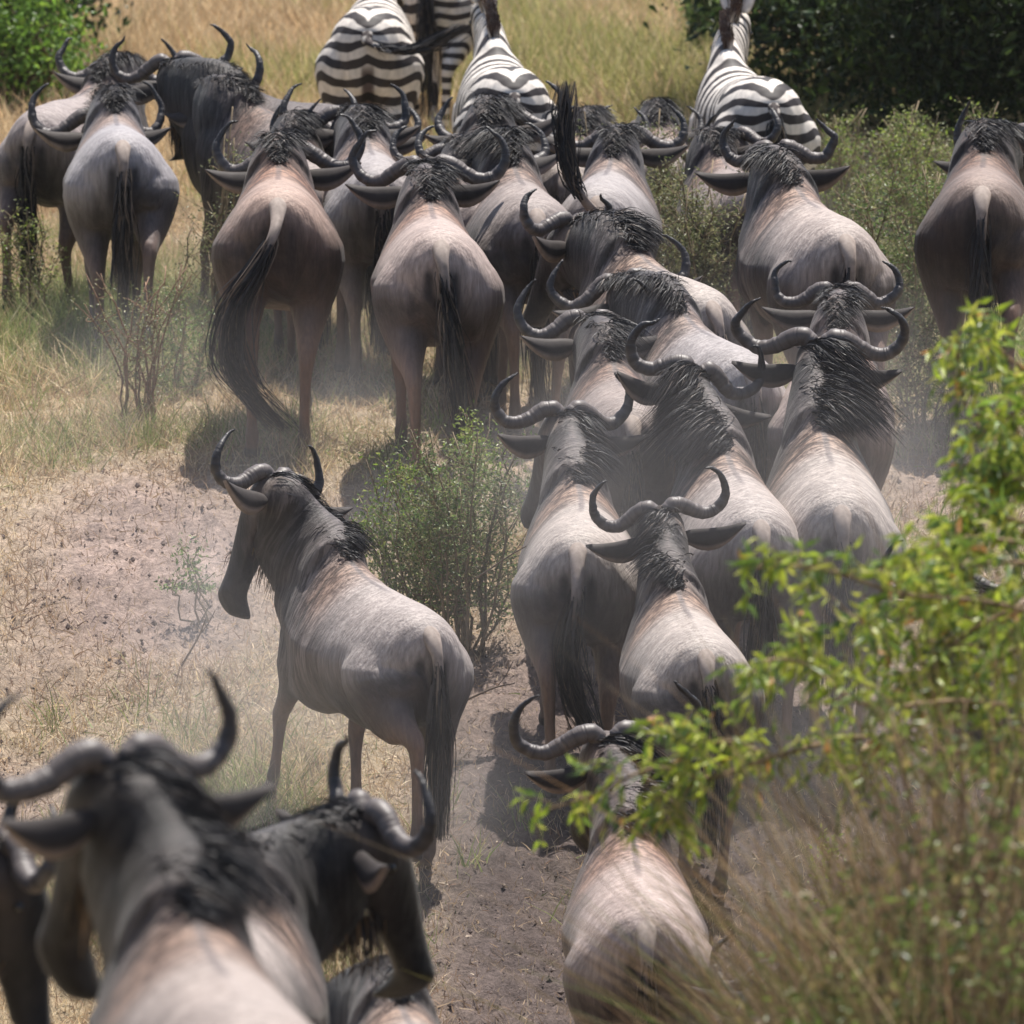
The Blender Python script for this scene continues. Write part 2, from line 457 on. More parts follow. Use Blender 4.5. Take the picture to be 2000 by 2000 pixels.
def build_rest(sp, voxel):
    S = SPEC[sp]
    so = Soup()
    so.add(*torso_rings(S['torso'], peak=.16 if sp == 'wildebeest' else .03))
    for key in ('hind', 'fore'):
        so.add(*chain(S[key])); so.add(*chain(mirror(S[key])))
    if sp == 'wildebeest':
        for sx in (-1, 1):
            so.add(*chain([(sx * .11, -.60, 1.02, .04, .05), (sx * .12, -.66, .93, .075, .075), (sx * .13, -.67, .82, .085, .09), (sx * .14, -.64, .70, .06, .07)], 10))  # buttock
            so.add(*chain([(sx * .05, .42, 1.27, .03, .05), (sx * .095, .38, 1.14, .05, .10), (sx * .13, .33, .98, .07, .12)], 10))            # shoulder blade
        so.add(*chain([(0, -.72, 1.08, .03, .02), (0, -.5, 1.150, .035, .02), (0, -.2, 1.152, .035, .02), (0, .1, 1.185, .035, .02), (0, .34, 1.31, .045, .03)], 16))  # spine ridge
    so.add(*chain(S['neck'], 20, 20)); so.add(*chain(S['head'], 22, 18))
    me = bpy.data.meshes.new('tmp'); me.from_pydata(so.verts().tolist(), [], so.F); me.update()
    o = bpy.data.objects.new('tmp', me); COL.objects.link(o)
    r = o.modifiers.new('r', 'REMESH'); r.mode = 'VOXEL'; r.voxel_size = voxel
    s = o.modifiers.new('s', 'SMOOTH'); s.factor = .5; s.iterations = 7
    dg = bpy.context.evaluated_depsgraph_get()
    ev = bpy.data.meshes.new_from_object(o.evaluated_get(dg))
    V = np.empty(len(ev.vertices) * 3); ev.vertices.foreach_get('co', V); V = V.reshape(-1, 3)
    L = np.empty(len(ev.loops), np.int32); ev.loops.foreach_get('vertex_index', L)
    lt = np.empty(len(ev.polygons), np.int32); ev.polygons.foreach_get('loop_total', lt)
    if (lt == 4).all(): F = L.reshape(-1, 4)
    else:
        F = []; i = 0
        for n in lt: F.append(tuple(int(q) for q in L[i:i + n])); i += n
    bpy.data.objects.remove(o); bpy.data.meshes.remove(me); bpy.data.meshes.remove(ev)
    return V, F

def rodr(v, P, ax, ang):
    """rotate rows of v about the axis through P by a per-row angle"""
    ax = np.asarray(ax, float); ax = ax / np.linalg.norm(ax)
    d = v - P; c = np.cos(ang)[:, None]; s = np.sin(ang)[:, None]
    return P + d * c + np.cross(ax, d) * s + np.outer(d @ ax, ax) * (1 - c)

def pose(sp, r, p, kind='body'):
    """bend rest points r with pose p (degrees)"""
    S = SPEC[sp]
    P0 = np.array(S['neck_p0']); D = np.array(S['neck_dir']); D = D / np.linalg.norm(D); L = S['neck_len']
    v = np.array(r, float)
    s = (r - P0) @ D / L
    if kind == 'head': s = np.full(len(r), 2.0)
    Pp = P0 + D * L * .97; P2 = P0 + D * L * .55; P1 = P0 + D * L * .12
    if sp == 'wildebeest':   # shorten the neck
        v[:, 1] -= .20 * (np.clip(r[:, 1] - .45, 0, .45) if kind != 'head' else .45)
        v[:, 2] -= .09 * (np.clip(r[:, 1] - .45, 0, .45) if kind != 'head' else .45)
        for q in (Pp, P2, P1): k_ = min(max(q[1] - .45, 0), .45); q[1] -= .20 * k_; q[2] -= .09 * k_
    hy, hp, hr = p.get('head', (0, 0, 0)); ny, npi = p.get('neck', (0, 0))
    w = sm(s, .78, 1.04)
    v = rodr(v, Pp, (0, 1, 0), w * R(hr)); v = rodr(v, Pp, (1, 0, 0), w * R(hp)); v = rodr(v, Pp, (0, 0, 1), w * R(hy))
    for Pj, a, b in ((P2, .3, .8), (P1, -.15, .4)):
        w = sm(s, a, b)
        if kind == 'body':  # keep the forelegs out of the neck's bend
            w = w * sm(r[:, 2], .72, .95)
        v = rodr(v, Pj, (1, 0, 0), w * R(npi * .5)); v = rodr(v, Pj, (0, 0, 1), w * R(ny * .5))
    if kind == 'body':
        legs = p.get('legs', ((0, 0),) * 4)   # hind L, hind R, fore L, fore R : (upper, lower)
        zs = 1.0 if sp == 'wildebeest' else 1.07
        for i, (u, l) in enumerate(legs):
            sx = -1 if i % 2 == 0 else 1
            side = sm(r[:, 0] * sx, -.01, .07)
            if i < 2:
                reg = side * sm(r[:, 1], -.12, -.42); hz = .46 * zs; Pl = np.array([0, -.72, hz]); Pu = np.array([0, -.47, .93 * zs]); za, zb = 1.0 * zs, .66 * zs
            else:
                reg = side * sm(r[:, 1], .06, .24) * sm(r[:, 1], .56, .46); hz = .41 * zs; Pl = np.array([0, .345, hz]); Pu = np.array([0, .34, .88 * zs]); za, zb = .88 * zs, .64 * zs
            v = rodr(v, Pl, (1, 0, 0), reg * sm(r[:, 2], hz + .07, hz - .05) * R(l))
            v = rodr(v, Pu, (1, 0, 0), reg * sm(r[:, 2], za, zb) * R(u))
    by, bp_ = p.get('spine', (0, 0))
    w = sm(r[:, 1], -.40, .25) if kind != 'head' else np.ones(len(r))
    Pb = np.array([0, -.08, .95])
    v = rodr(v, Pb, (0, 0, 1), w * R(by)); v = rodr(v, Pb, (1, 0, 0), w * R(bp_))
    v[:, 1] -= (.15 if sp == 'wildebeest' else .10) * (np.clip(r[:, 1], -.8, .45) if kind != 'head' else .45)   # a short coupled back
    return v

def lerp(a, b, t): return a + (b - a) * t[:, None]

def wilde_colour(r, shade=0, brindle=1, seed=0, front=.85):
    x, y, z = np.abs(r[:, 0]), r[:, 1], r[:, 2]
    n = len(r); o = np.ones((n, 1))
    c3 = lambda *c: np.array(c)[None] * o
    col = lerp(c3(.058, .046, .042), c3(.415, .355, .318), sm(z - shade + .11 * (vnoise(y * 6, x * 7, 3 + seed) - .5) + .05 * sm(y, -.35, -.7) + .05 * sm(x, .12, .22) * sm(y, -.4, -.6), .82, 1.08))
    col = lerp(col, c3(.20, .155, .135), sm(y, -.25, .0) * sm(z, 1.06, .90))
    col = lerp(col, c3(.30, .185, .125), sm(y, -.14, .10) * sm(y, .34, .16) * sm(z, .9, 1.08) * .85)
    col = lerp(col, c3(.165, .138, .127), sm(y, .10, .34))
    col = lerp(col, c3(.075, .064, .061), sm(y, .42, .68) * sm(z, .8, .95))
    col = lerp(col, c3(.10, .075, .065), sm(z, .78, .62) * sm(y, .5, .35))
    legs = sm(z, .62, .48)
    col = lerp(col, c3(.20, .125, .09), legs)
    col = lerp(col, c3(.12, .085, .07), sm(z, .22, .10))
    col = lerp(col, c3(.03, .027, .026), sm(z, .045, .03))
    # dark hair plus painted shade beside the tail and in the hollow under it
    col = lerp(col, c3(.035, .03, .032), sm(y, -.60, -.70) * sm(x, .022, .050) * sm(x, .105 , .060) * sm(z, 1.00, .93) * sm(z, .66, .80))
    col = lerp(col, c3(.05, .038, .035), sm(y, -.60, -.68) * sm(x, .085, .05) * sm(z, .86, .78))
    # dark spine line
    col = lerp(col, c3(.15, .12, .115), sm(x, .020, .008) * sm(z, 1.08, 1.13) * sm(y, -.40, -.2) * .8)
    # head
    D = np.array(SPEC['wildebeest']['neck_dir']); P0 = np.array(SPEC['wildebeest']['neck_p0'])
    s = (r - P0) @ D / SPEC['wildebeest']['neck_len']
    hd = sm(s, .80, 1.0)
    col = lerp(col, c3(.115, .09, .082), hd)
    col = lerp(col, c3(.36, .28, .23), hd * sm(s, 1.12, 1.0) * sm(x, .045, .075) * sm(z, 1.22, 1.30))
    face = sm(y, 1.0, 1.08) + sm(z, 1.12, 1.0) * hd
    col = lerp(col, c3(.025, .02, .02), np.clip(face, 0, 1) * hd)
    col = col * (1 - (1 - front) * sm(y, .12, .42) * sm(z, .3, .6))[:, None]  # darker neck and shoulders, with the near beasts' own shade in the colour
    br = np.clip((.25 + .75 * sm(y, -.25, .25)) * sm(z, .55, .8) * sm(s, 1.05, .85), 0, 1) * brindle
    col = col * (1 - .45 * (sm(vnoise(y * 26 + 3 * z, z * 2.2, 50 + seed), .60, .72) * sm(y, -.35, .1) * sm(x, .03, .08) * brindle))[:, None]
    return col, br

def zebra_colour(r):
    x, y, z = np.abs(r[:, 0]), r[:, 1], r[:, 2]
    th = np.arctan2(x, z - .86)
    rear = sm(y, -.02, -.34)
    fr = .30 * np.minimum(th, math.pi / 2) * 1.1 + np.clip(.86 - z, 0, 1) * 1.05 - .42 * (y + .8)
    rf = sm(y, -.55, -.70) * sm(z, 1.20, 1.10)
    fr = fr * (1 - rf) + rf * (1.05 * (1.33 - z) + 2.6 * (x - .13) ** 2 - .05)
    ff = .30 * math.pi / 2 * .6 - 1.05 * (y + .10) + .10
    ph = 56 * (rear * fr + (1 - rear) * ff) + 26 * np.clip(.70 - z, 0, 1)
    tz = sm(y, .42, .55) * sm(z, 1.05, 1.15)
    D = np.array(SPEC['zebra']['neck_dir']); P0 = np.array(SPEC['zebra']['neck_p0'])
    s = (r - P0) @ (D / np.linalg.norm(D)) / .55
    ph = ph * (1 - tz) + (s * 46) * tz
    n = len(r); t = np.ones((n, 3))
    dark = sm(y, -.62, -.70) * sm(x, .05, .025) * sm(z, 1.0, .9)
    t = lerp(t, np.array([[.12, .09, .09]]) * np.ones((n, 1)), dark)
    t = lerp(t, np.array([[.10, .09, .09]]) * np.ones((n, 1)), sm(z, .05, .03))
    return ph, t

REST = {}
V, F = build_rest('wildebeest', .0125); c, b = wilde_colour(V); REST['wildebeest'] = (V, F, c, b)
V, F = build_rest('zebra', .0125); ph, t = zebra_colour(V); REST['zebra'] = (V, F, t, ph)

# horns, ears, eyes, manes in the rest pose ----------------------------------
def horn_rest(side, var, rg):
    # x out, y forward, z up from the poll
    P = [(.026, .94, 1.415, .034), (.062, .945, 1.442, .038), (.108, .955, 1.430, .037), (.160, .965, 1.395, .034), (.215, .975, 1.368, .031), (.275, .985, 1.372, .028),
         (.325, .99, 1.418, .024), (.340, .99, 1.480, .019), (.318, .985, 1.540, .014), (.275, .98, 1.585, .008), (.245, .975, 1.602, .003)]
    P = np.array(P); P[:, 0] = P[:, 0] * (1 + .18 * var[0]) ; P[:, 2] = 1.44 + (P[:, 2] - 1.44) * (1 + .25 * var[1])
    P[:, :3] += rg.normal(0, .004, (len(P), 3)) * np.linspace(0, 1.6, len(P))[:, None]
    c = crom(P, 44); c[:, 3] *= rg.uniform(.93, 1.06)
    rr = c[:, 3] * (1 + .05 * np.sin(np.arange(44) * 1.9) * np.linspace(1, .2, 44))
    V, F = tube(c[:, :3], rr * 1.0, rr, 14, side=(0, 1, 0))
    V += rg.normal(0, .0012, V.shape)
    V[:, 0] *= side
    if side > 0: F = [tuple(reversed(f)) for f in F]
    al = np.concatenate([np.repeat(np.linspace(0, 1, 44), 14), [0, 1]])
    ht = (V[:, 2] - 1.36)
    col = lerp(np.array([[.105, .088, .083]]) * np.ones((len(V), 1)), np.array([[.035, .033, .036]]) * np.ones((len(V), 1)), sm(al, .35, .8))
    return V, F, col, al

def ear_rest(sp, side, droop=0):
    n, m = 12, 7
    V = []; C = []
    for i in range(n):
        t = i / (n - 1)
        if sp == 'wildebeest':
            w = .050 * (math.sin(math.pi * min(1, t * .97 + .03) ** .75)) ** .8 + .003
            cpt = np.array([.080 + .285 * t, .895 - .045 * t, 1.305 - .035 * math.sin(t * 3.0) + .045 * t * t - droop * t])
        else:
            w = .036 * (math.sin(math.pi * min(1, t * .9 + .10) ** .9)) ** .6 + .002
            cpt = np.array([.045 + .045 * t, .745 - .02 * t, 1.70 + .18 * t])
        for j in range(m):
            a = (j / (m - 1) - .5) * 2
            if sp == 'wildebeest':
                off = np.array([0, -.020 * (1 - a * a) - .006, w * a * 1.0])
            else:
                off = np.array([w * a, -.022 * (1 - a * a), 0])
            V.append(cpt + off)
            if sp == 'wildebeest':
                k = (.045, .038, .036) if a > -.55 else (.24, .19, .165)
            else: k = (.72, .68, .66) if (t < .8 and abs(a) < .8) else (.10, .08, .08)
            C.append(k)
    V = np.array(V); V[:, 0] *= side
    F = [(i * m + j, i * m + j + 1, (i + 1) * m + j + 1, (i + 1) * m + j) for i in range(n - 1) for j in range(m - 1)]
    # give it thickness: a second, inner skin
    V2 = V + np.array([0, .007, 0]); nv = len(V)
    F2 = [tuple(q + nv for q in reversed(f)) for f in F]
    rim = [i * m for i in range(n)] + [(n - 1) * m + j for j in range(1, m)] + [i * m + m - 1 for i in range(n - 2, -1, -1)] + [j for j in range(m - 2, 0, -1)]
    F3 = [(rim[i], rim[(i + 1) % len(rim)], rim[(i + 1) % len(rim)] + nv, rim[i] + nv) for i in range(len(rim))]
    return np.vstack([V, V2]), F + F2 + F3, np.array(C + C)

CREST_W = np.array([(0, .955, 1.44), (0, .90, 1.445), (0, .80, 1.405), (0, .68, 1.37), (0, .56, 1.355), (0, .44, 1.35), (0, .30, 1.315), (0, .16, 1.255)])
CREST_Z = np.array([(0, .80, 1.73), (0, .72, 1.72), (0, .62, 1.62), (0, .52, 1.50), (0, .44, 1.39), (0, .36, 1.31)])

def mane_rest(sp, lean, seed, n=900, mlen=1.0):
    rg = np.random.default_rng(seed)
    C = crom(CREST_W if sp == 'wildebeest' else CREST_Z, 60)
    u = rg.random(n) ** .95
    i = (u * 58.99).astype(int); root = C[i] + (C[np.minimum(i + 1, 59)] - C[i]) * rg.random((n, 1))
    if sp == 'wildebeest':
        env = np.clip(1.15 - np.abs(u - .45) * .9, .35, 1) * np.where(u > .82, 1 - (u - .82) * 4, 1)
        root = root + np.stack([rg.normal(0, .016 + .012 * np.sin(u * 3.1), n), np.zeros(n), -.022 + 0 * u], -1)
        clump = rg.normal(0, 1, 60)[(u * 59).astype(int)]
        ln = (.09 + .10 * rg.random(n)) * env * mlen
        m = 6; t = np.linspace(0, 1, m)
        sid = lean + clump * .12 + rg.normal(0, .28, n)
        back = -.75 + clump * .07 + rg.normal(0, .2, n)
        up = np.full(n, .62)
        d0 = np.stack([sid * .55, back, up], -1); d0 /= np.linalg.norm(d0, axis=1)[:, None]
        P = root[:, None] + d0[:, None] * (ln[:, None, None] * t[None, :, None])
        g = (t ** 2)[None] * ln[:, None] * (.55 + .35 * np.abs(sid))[:, None]
        P[:, :, 2] -= g * 1.15; P[:, :, 0] += np.sign(sid)[:, None] * g * .5
        V, F = ribbons(P, rg.uniform(.0035, .0075, n))
        q_ = rg.random((n, 1)); base = np.where(q_ < .07, np.array([[.16, .13, .11]]), np.where(q_ < .3, np.array([[.05, .045, .047]]), np.array([[.015, .015, .018]])))
        C4 = np.repeat(base, m * 2, 0)
    else:
        root = root + np.stack([rg.normal(0, .009, n), np.zeros(n), -.03 + 0 * u], -1)
        ln = .11 + .02 * rg.random(n)
        m = 3; t = np.linspace(0, 1, m)
        d0 = np.stack([rg.normal(0, .10, n), -.35 + rg.normal(0, .05, n), np.full(n, .9)], -1)
        P = root[:, None] + d0[:, None] * (ln[:, None, None] * t[None, :, None])
        V, F = ribbons(P, rg.uniform(.008, .013, n), taper=False)
        st = np.sin(u * 46 * 1.1) > 0
        base = np.where(st[:, None], np.array([[.62, .55, .48]]), np.array([[.05, .035, .03]]))
        C4 = np.repeat(base[:, None], m * 2, 1); C4[:, -2:] = (.09, .05, .035)
        C4 = C4.reshape(-1, 3)
    return V, F, C4

def beard_rest(seed, n=420):
    rg = np.random.default_rng(seed)
    L = crom(np.array([(0, 1.02, 1.10), (0, .93, 1.08), (0, .82, 1.08), (0, .72, 1.04), (0, .66, .97)]), 40)
    i = rg.integers(0, 39, n)
    root = L[i] + np.stack([rg.normal(0, .022, n), rg.normal(0, .01, n), rg.normal(.02, .012, n)], -1)
    ln = .08 + .12 * rg.random(n); m = 5; t = np.linspace(0, 1, m)
    d0 = np.stack([rg.normal(0, .12, n), rg.normal(-.1, .12, n), -np.ones(n)], -1)
    P = root[:, None] + d0[:, None] * (ln[:, None, None] * t[None, :, None])
    V, F = ribbons(P, rg.uniform(.006, .011, n))
    ln = ln * 1
    base = np.where(rg.random((n, 1)) < .35, np.array([[.22, .14, .08]]), np.array([[.045, .035, .032]]))
    return V, F, np.repeat(base, m * 2, 0)

MANES = {}
def get_mane(sp, lean, seed, mlen=1.0):
    k = (sp, lean, seed, mlen)
    if k not in MANES: MANES[k] = mane_rest(sp, lean, seed, int(3000 * mlen) if sp == 'wildebeest' else 1300, mlen)
    return MANES[k]
BEARD = beard_rest(3)

def uv_sphere(c, r, n=10, m=7):
    V = [];
    for i in range(1, m):
        for j in range(n):
            a, b_ = math.pi * i / m, 2 * math.pi * j / n
            V.append((c[0] + r * math.sin(a) * math.cos(b_), c[1] + r * math.sin(a) * math.sin(b_), c[2] + r * math.cos(a)))
    V += [(c[0], c[1], c[2] + r), (c[0], c[1], c[2] - r)]
    F = [(i * n + j, (i + 1) * n + j, (i + 1) * n + (j + 1) % n, i * n + (j + 1) % n) for i in range(m - 2) for j in range(n)]
    F += [(len(V) - 2, j, (j + 1) % n) for j in range(n)] + [(len(V) - 1, (m - 2) * n + (j + 1) % n, (m - 2) * n + j) for j in range(n)]
    return np.array(V), F

def tail_parts(sp, p, seed):
    """dock (skin covered) and tuft; path in body space"""
    rg = np.random.default_rng(seed)
    base = np.array([0, -.775, 1.06]) if sp == 'wildebeest' else np.array([0, -.775, 1.13])
    pts = p.get('tail')
    if pts is None: pts = [(0, -.075, -.10), (0, -.085, -.26), (0, -.08, -.42), (0, -.07, -.62), (0, -.06, -.86)]
    base[1] += .12 if sp == 'wildebeest' else .08
    C = crom(np.vstack([base + (0, .17, .052), base + (0, .085, .042), base + (0, .015, .012), base + (0, -.045, -.035)] + [base + np.array(q) for q in pts]), 48)
    nd = 34 if sp == 'wildebeest' else 28
    rad = np.interp(np.arange(nd), [0, 6, 13, 20, nd - 1], [.022, .036, .044, .028, .012]) * (1 if sp == 'wildebeest' else .8)
    V, F = tube(C[:nd], rad * 1.0, rad * .70, 14)
    t = np.concatenate([np.repeat(np.linspace(0, 1, nd), 14), [0, 1]])
    if sp == 'wildebeest':
        col = lerp(np.array([[.33, .27, .235]]) * np.ones((len(V), 1)), np.array([[.10, .08, .075]]) * np.ones((len(V), 1)), sm(t, .55, .95))
        col = col * (1 + .35 * (vnoise(V[:, 2] * 9, V[:, 0] * 120, 8) - .5))[:, None]
    else:
        col = np.where(((np.sin(t * 38) > .1) | (np.abs(V[:, 0]) < .012))[:, None], np.array([[.04, .03, .03]]), np.array([[.5, .46, .42]]))
    # tuft
    n = 420; i0 = (nd * (.66 + .34 * rg.random(n) ** .7)).astype(int).clip(0, nd - 1); m = 9
    if sp == 'zebra': i0 = rg.integers(int(nd * .7), nd, n)
    end = np.minimum(47, i0 + rg.integers(13, 30, n))
    P = np.empty((n, m, 3)); t = np.linspace(0, 1, m)
    off = rg.normal(0, 1, (n, 3)) * np.array([.5, .35, .15]); fan = p.get('fan', .030)
    for k in range(m):
        f = i0 + (end - i0) * t[k]; a = np.minimum(f.astype(int), 46)
        wv = .010 * np.sin(t[k] * 9 + off[:, :1] * 7); P[:, k] = C[a] + wv + (C[a + 1] - C[a]) * (f - a)[:, None] + off * (.022 + fan * math.sin(min(1, t[k] * 1.25) * math.pi * .62))
    TV, TF = ribbons(P, rg.uniform(.006, .012, n))
    q_ = rg.random((n, 1)); bc = np.where(q_ < .10, np.array([[.16, .12, .09]]), np.where(q_ < .35, np.array([[.05, .045, .045]]), np.array([[.015, .015, .018]])))
    return (V, F, col), (TV, TF, np.repeat(bc, m * 2, 0))

def ground_slope(x, y, yaw):
    dx, dy = -math.sin(yaw), math.cos(yaw)
    a = float(gz(x - dx * .5, y - dy * .5)); b = float(gz(x + dx * .5, y + dy * .5))
    return math.atan2(b - a, 1.0)

FEET = [(-.118, -.64, 0), (.118, -.64, 0), (-.12, .38, 0), (.12, .38, 0)]
LOG = []
def place(sp, px, py, yaw, size, p, anchor, d0, slope=.3, tilt=0):
    """find the spot on the ground from which the anchor point shows at (px, py)"""
    a = {'tail': np.array([[0, -.79, 1.10]]), 'head': np.array([[0, .94, 1.45]]), 'withers': np.array([[0, .42, 1.36]])}[anchor]
    if sp == 'zebra': a = {'tail': np.array([[0, -.79, 1.20]]), 'head': np.array([[0, .78, 1.72]]), 'withers': np.array([[0, .40, 1.3]])}[anchor]
    al = pose(sp, a, p, 'head' if anchor == 'head' else 'body')[0] * size
    feet = pose(sp, np.array(FEET), p) * size
    best = None; y = d0 * math.cos(R(PITCH)) - 1
    def solve(Yr):
        Xr = (px - 1000) / 20000 * Yr
        dz = 0
        for it in range(4):
            pit = ground_slope(Xr, Yr, yaw) * slope + R(tilt)
            Mx = Matrix.Rotation(yaw, 3, 'Z') @ Matrix.Rotation(pit, 3, 'X')
            fw = [Mx @ Vector(f) for f in feet]
            gaps = [f.z - (float(gz(Xr + f.x, Yr + f.y)) - float(gz(Xr, Yr))) for f in fw]
            dz = 0.0
            w = Mx @ Vector(al)
            z = float(gz(Xr, Yr)) + dz
            q = project((Xr + w.x, Yr + w.y, z + w.z))
            Xr += (px - q[0]) / 20000 * q[2]
        return Xr, z, pit, q
    ys = np.linspace(y - 5, y + 6, 50); prev = None; cands = []
    for Yr in ys:
        Xr, z, pit, q = solve(Yr); e = q[1] - py
        if prev is not None and prev[1] * e <= 0:
            lo, hi = prev[0], Yr
            for _ in range(14):
                mid = (lo + hi) / 2; ee = solve(mid)[3][1] - py
                if ee * prev[1] > 0: lo = mid
                else: hi = mid
            cands.append((lo + hi) / 2)
        prev = (Yr, e)
    if not cands:
        Yr = min(ys, key=lambda t: abs(solve(t)[3][1] - py)); print('NO SOLUTION', px, py, Yr, solve(Yr)[3])
    else: Yr = min(cands, key=lambda t: abs(t - y - 1))
    Xr, z, pit, q = solve(Yr)
    LOG.append((round(Xr, 2), round(Yr, 2), round(z, 2), round(math.degrees(pit)), round(q[2], 1)))
    return (Xr, Yr, z), pit

COUNT = [0]
W = 'wildebeest'
def animal(sp, label, px, py, yaw, size=1.0, anchor='tail', d=24, tint=(1, 1, 1), group=None, lean=0.6, hv=(-.4, -.2), tilt=0, mlen=1.0, shade=.02, brindle=1.2, front=.68, at_head=None, **p):
    COUNT[0] += 1; sd = COUNT[0]
    yw = R(yaw)
    loc, pit = place(sp, px, py, yw, size, p, anchor, d, tilt=tilt)
    if at_head:   # bend the neck until the poll shows where the photo has it
        poll = np.array([[0, .94, 1.45]]) if sp == W else np.array([[0, .78, 1.72]])
        Mx = np.array(Matrix.Rotation(yw, 3, 'Z') @ Matrix.Rotation(pit, 3, 'X')) * size
        h0 = p.get('head', (0, 0, 0))
        hd_ = lambda n: (h0[0] - .25 * n[0], h0[1] - .75 * n[1], h0[2])
        def err(n):
            q = dict(p); q['neck'] = (n[0], n[1]); q['head'] = hd_(n)
            w = Mx @ pose(sp, poll, q, 'head')[0] + np.array(loc)
            g = project(w); return np.array([g[0] - at_head[0], g[1] - at_head[1]])
        n = np.array(p.get('neck', (0, -10)), float)
        for _ in range(12):
            e = err(n); J = np.stack([(err(n + [1, 0]) - e), (err(n + [0, 1]) - e)], 1)
            n = n - .7 * np.linalg.solve(J.T @ J + 3 * np.eye(2), J.T @ e); n = np.clip(n, [-62, -42], [62, 40])
        p['head'] = hd_(n); p['neck'] = tuple(n); print('NECK', label[:40], n.round(), err(n).round())
    root = empty(sp, loc)
    root.rotation_mode = 'XYZ'
    root.rotation_euler = (Matrix.Rotation(yw, 3, 'Z') @ Matrix.Rotation(pit, 3, 'X')).to_euler()
    root.scale = (size,) * 3
    tag(root, label, 'zebra' if sp == 'zebra' else 'wildebeest', group or ('zebras ahead of the herd' if sp == 'zebra' else 'wildebeests running in the herd'))
    V, F, c, a = REST[sp]
    PV = pose(sp, V, p)
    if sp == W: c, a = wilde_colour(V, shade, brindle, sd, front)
    R3 = np.array(Matrix.Rotation(yw, 3, 'Z') @ Matrix.Rotation(pit, 3, 'X')) * size
    Wp = PV @ R3.T + np.array(loc)
    flat = PV.copy(); flat[:, 2] = 0; Wf = flat @ R3.T + np.array(loc)
    PV[:, 2] += (gz(Wf[:, 0], Wf[:, 1]) - Wf[:, 2] - .012) / size * sm(PV[:, 2], .80, .10)   # hooves follow the slope
    if sp == 'wildebeest':
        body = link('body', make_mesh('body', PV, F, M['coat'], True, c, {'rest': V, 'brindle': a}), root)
    else:
        body = link('body', make_mesh('body', PV, F, M['zebra'], True, c, {'rest': V, 'phase': a}), root)
    body.color = (*tint, 1)
    hrg = np.random.default_rng(900 + sd); hvj = (hv[0] + hrg.normal(0, .22), hv[1] + hrg.normal(0, .25))
    for s in (-1, 1):
        if sp == 'wildebeest':
            V, F, c, al = horn_rest(s, hvj, hrg)
            link('horn', make_mesh('horn', pose(sp, V, p, 'head'), F, M['horn'], True, c, {'along': al}), root)
            ex = (s * .088, 1.0, 1.275)
        else: ex = (s * .070, .87, 1.60)
        V, F, c = ear_rest(sp, s)
        link('ear', make_mesh('ear', pose(sp, V, p, 'head'), F, M['ear'], True, c), root)
        V, F = uv_sphere(ex, .018)
        link('eye', make_mesh('eye', pose(sp, V, p, 'head'), F, M['eye']), root)
    V, F, c = get_mane(sp, lean, sd % 4, mlen)
    link('mane', make_mesh('mane', pose(sp, V, p, 'hair'), F, M['hair'], True, c), root)
    if sp == 'wildebeest':
        V, F, c = BEARD
        link('beard', make_mesh('beard', pose(sp, V, p, 'hair'), F, M['hair'], True, c), root)
    dock, tuft = tail_parts(sp, p, sd)
    tl = link('tail', make_mesh('tail', dock[0], dock[1], M['ear'], True, dock[2]), root)
    link('tail_tuft', make_mesh('tail_tuft', tuft[0], tuft[1], M['hair'], True, tuft[2]), tl)
    return root

exec_animals = True
WALK1 = ((8, 6), (-16, 10), (-14, -6), (16, -10))
WALK2 = ((-16, 10), (8, 6), (16, -10), (-14, -6))
RUN = ((-26, 14), (6, 10), (20, -30), (-10, -10))
GR = (.86, .90, .98); GI = (1.12, .92, .82); DK = (.75, .72, .74); VD = (.32, .31, .33); PK = (1.04, .95, .94)
TL = lambda s, b=0: [(s * .08, -.075 - b * .2, -.10), (s * .26, -.09 - b * .5, -.25), (s * .55, -.085 - b * .8, -.42), (s * .8, -.075 - b, -.62), (s, -.07 - b, -.86)]
# ------------------------------------------------------------------ the herd
# near beasts at the lower left
animal(W, 'huge blurred wildebeest nearest the camera, ginger shoulders and pale rump, between two others', 512, 2040, 12, 1.06, d=22.2, shade=.06, brindle=1.2, tilt=3, front=.28, tint=(.88, .85, .85), lean=1.0, mlen=1.25, at_head=(228, 1462), head=(2, -4, 0), legs=WALK1, hv=(.2, .1))
animal(W, 'blurred dark wildebeest cut by the left edge beside the nearest one', 22, 1590, -84, 1.0, 'head', d=24.5, tint=VD, lean=.2, neck=(4, -24), head=(4, 6, 0), legs=WALK2)
animal(W, 'blurred wildebeest with its head turned right and one black ear spread over the trail', 505, 1630, -12, 1.06, 'withers', d=29.0, front=.3, tint=(.85, .84, .86), lean=-.4, at_head=(742, 1560), head=(-4, -4, 8), legs=WALK2)
animal(W, 'blurred pale rump at the bottom edge, right of the turned head', 862, 2075, 10, 1.0, d=32.5, lean=.3, neck=(40, -40), legs=WALK1)
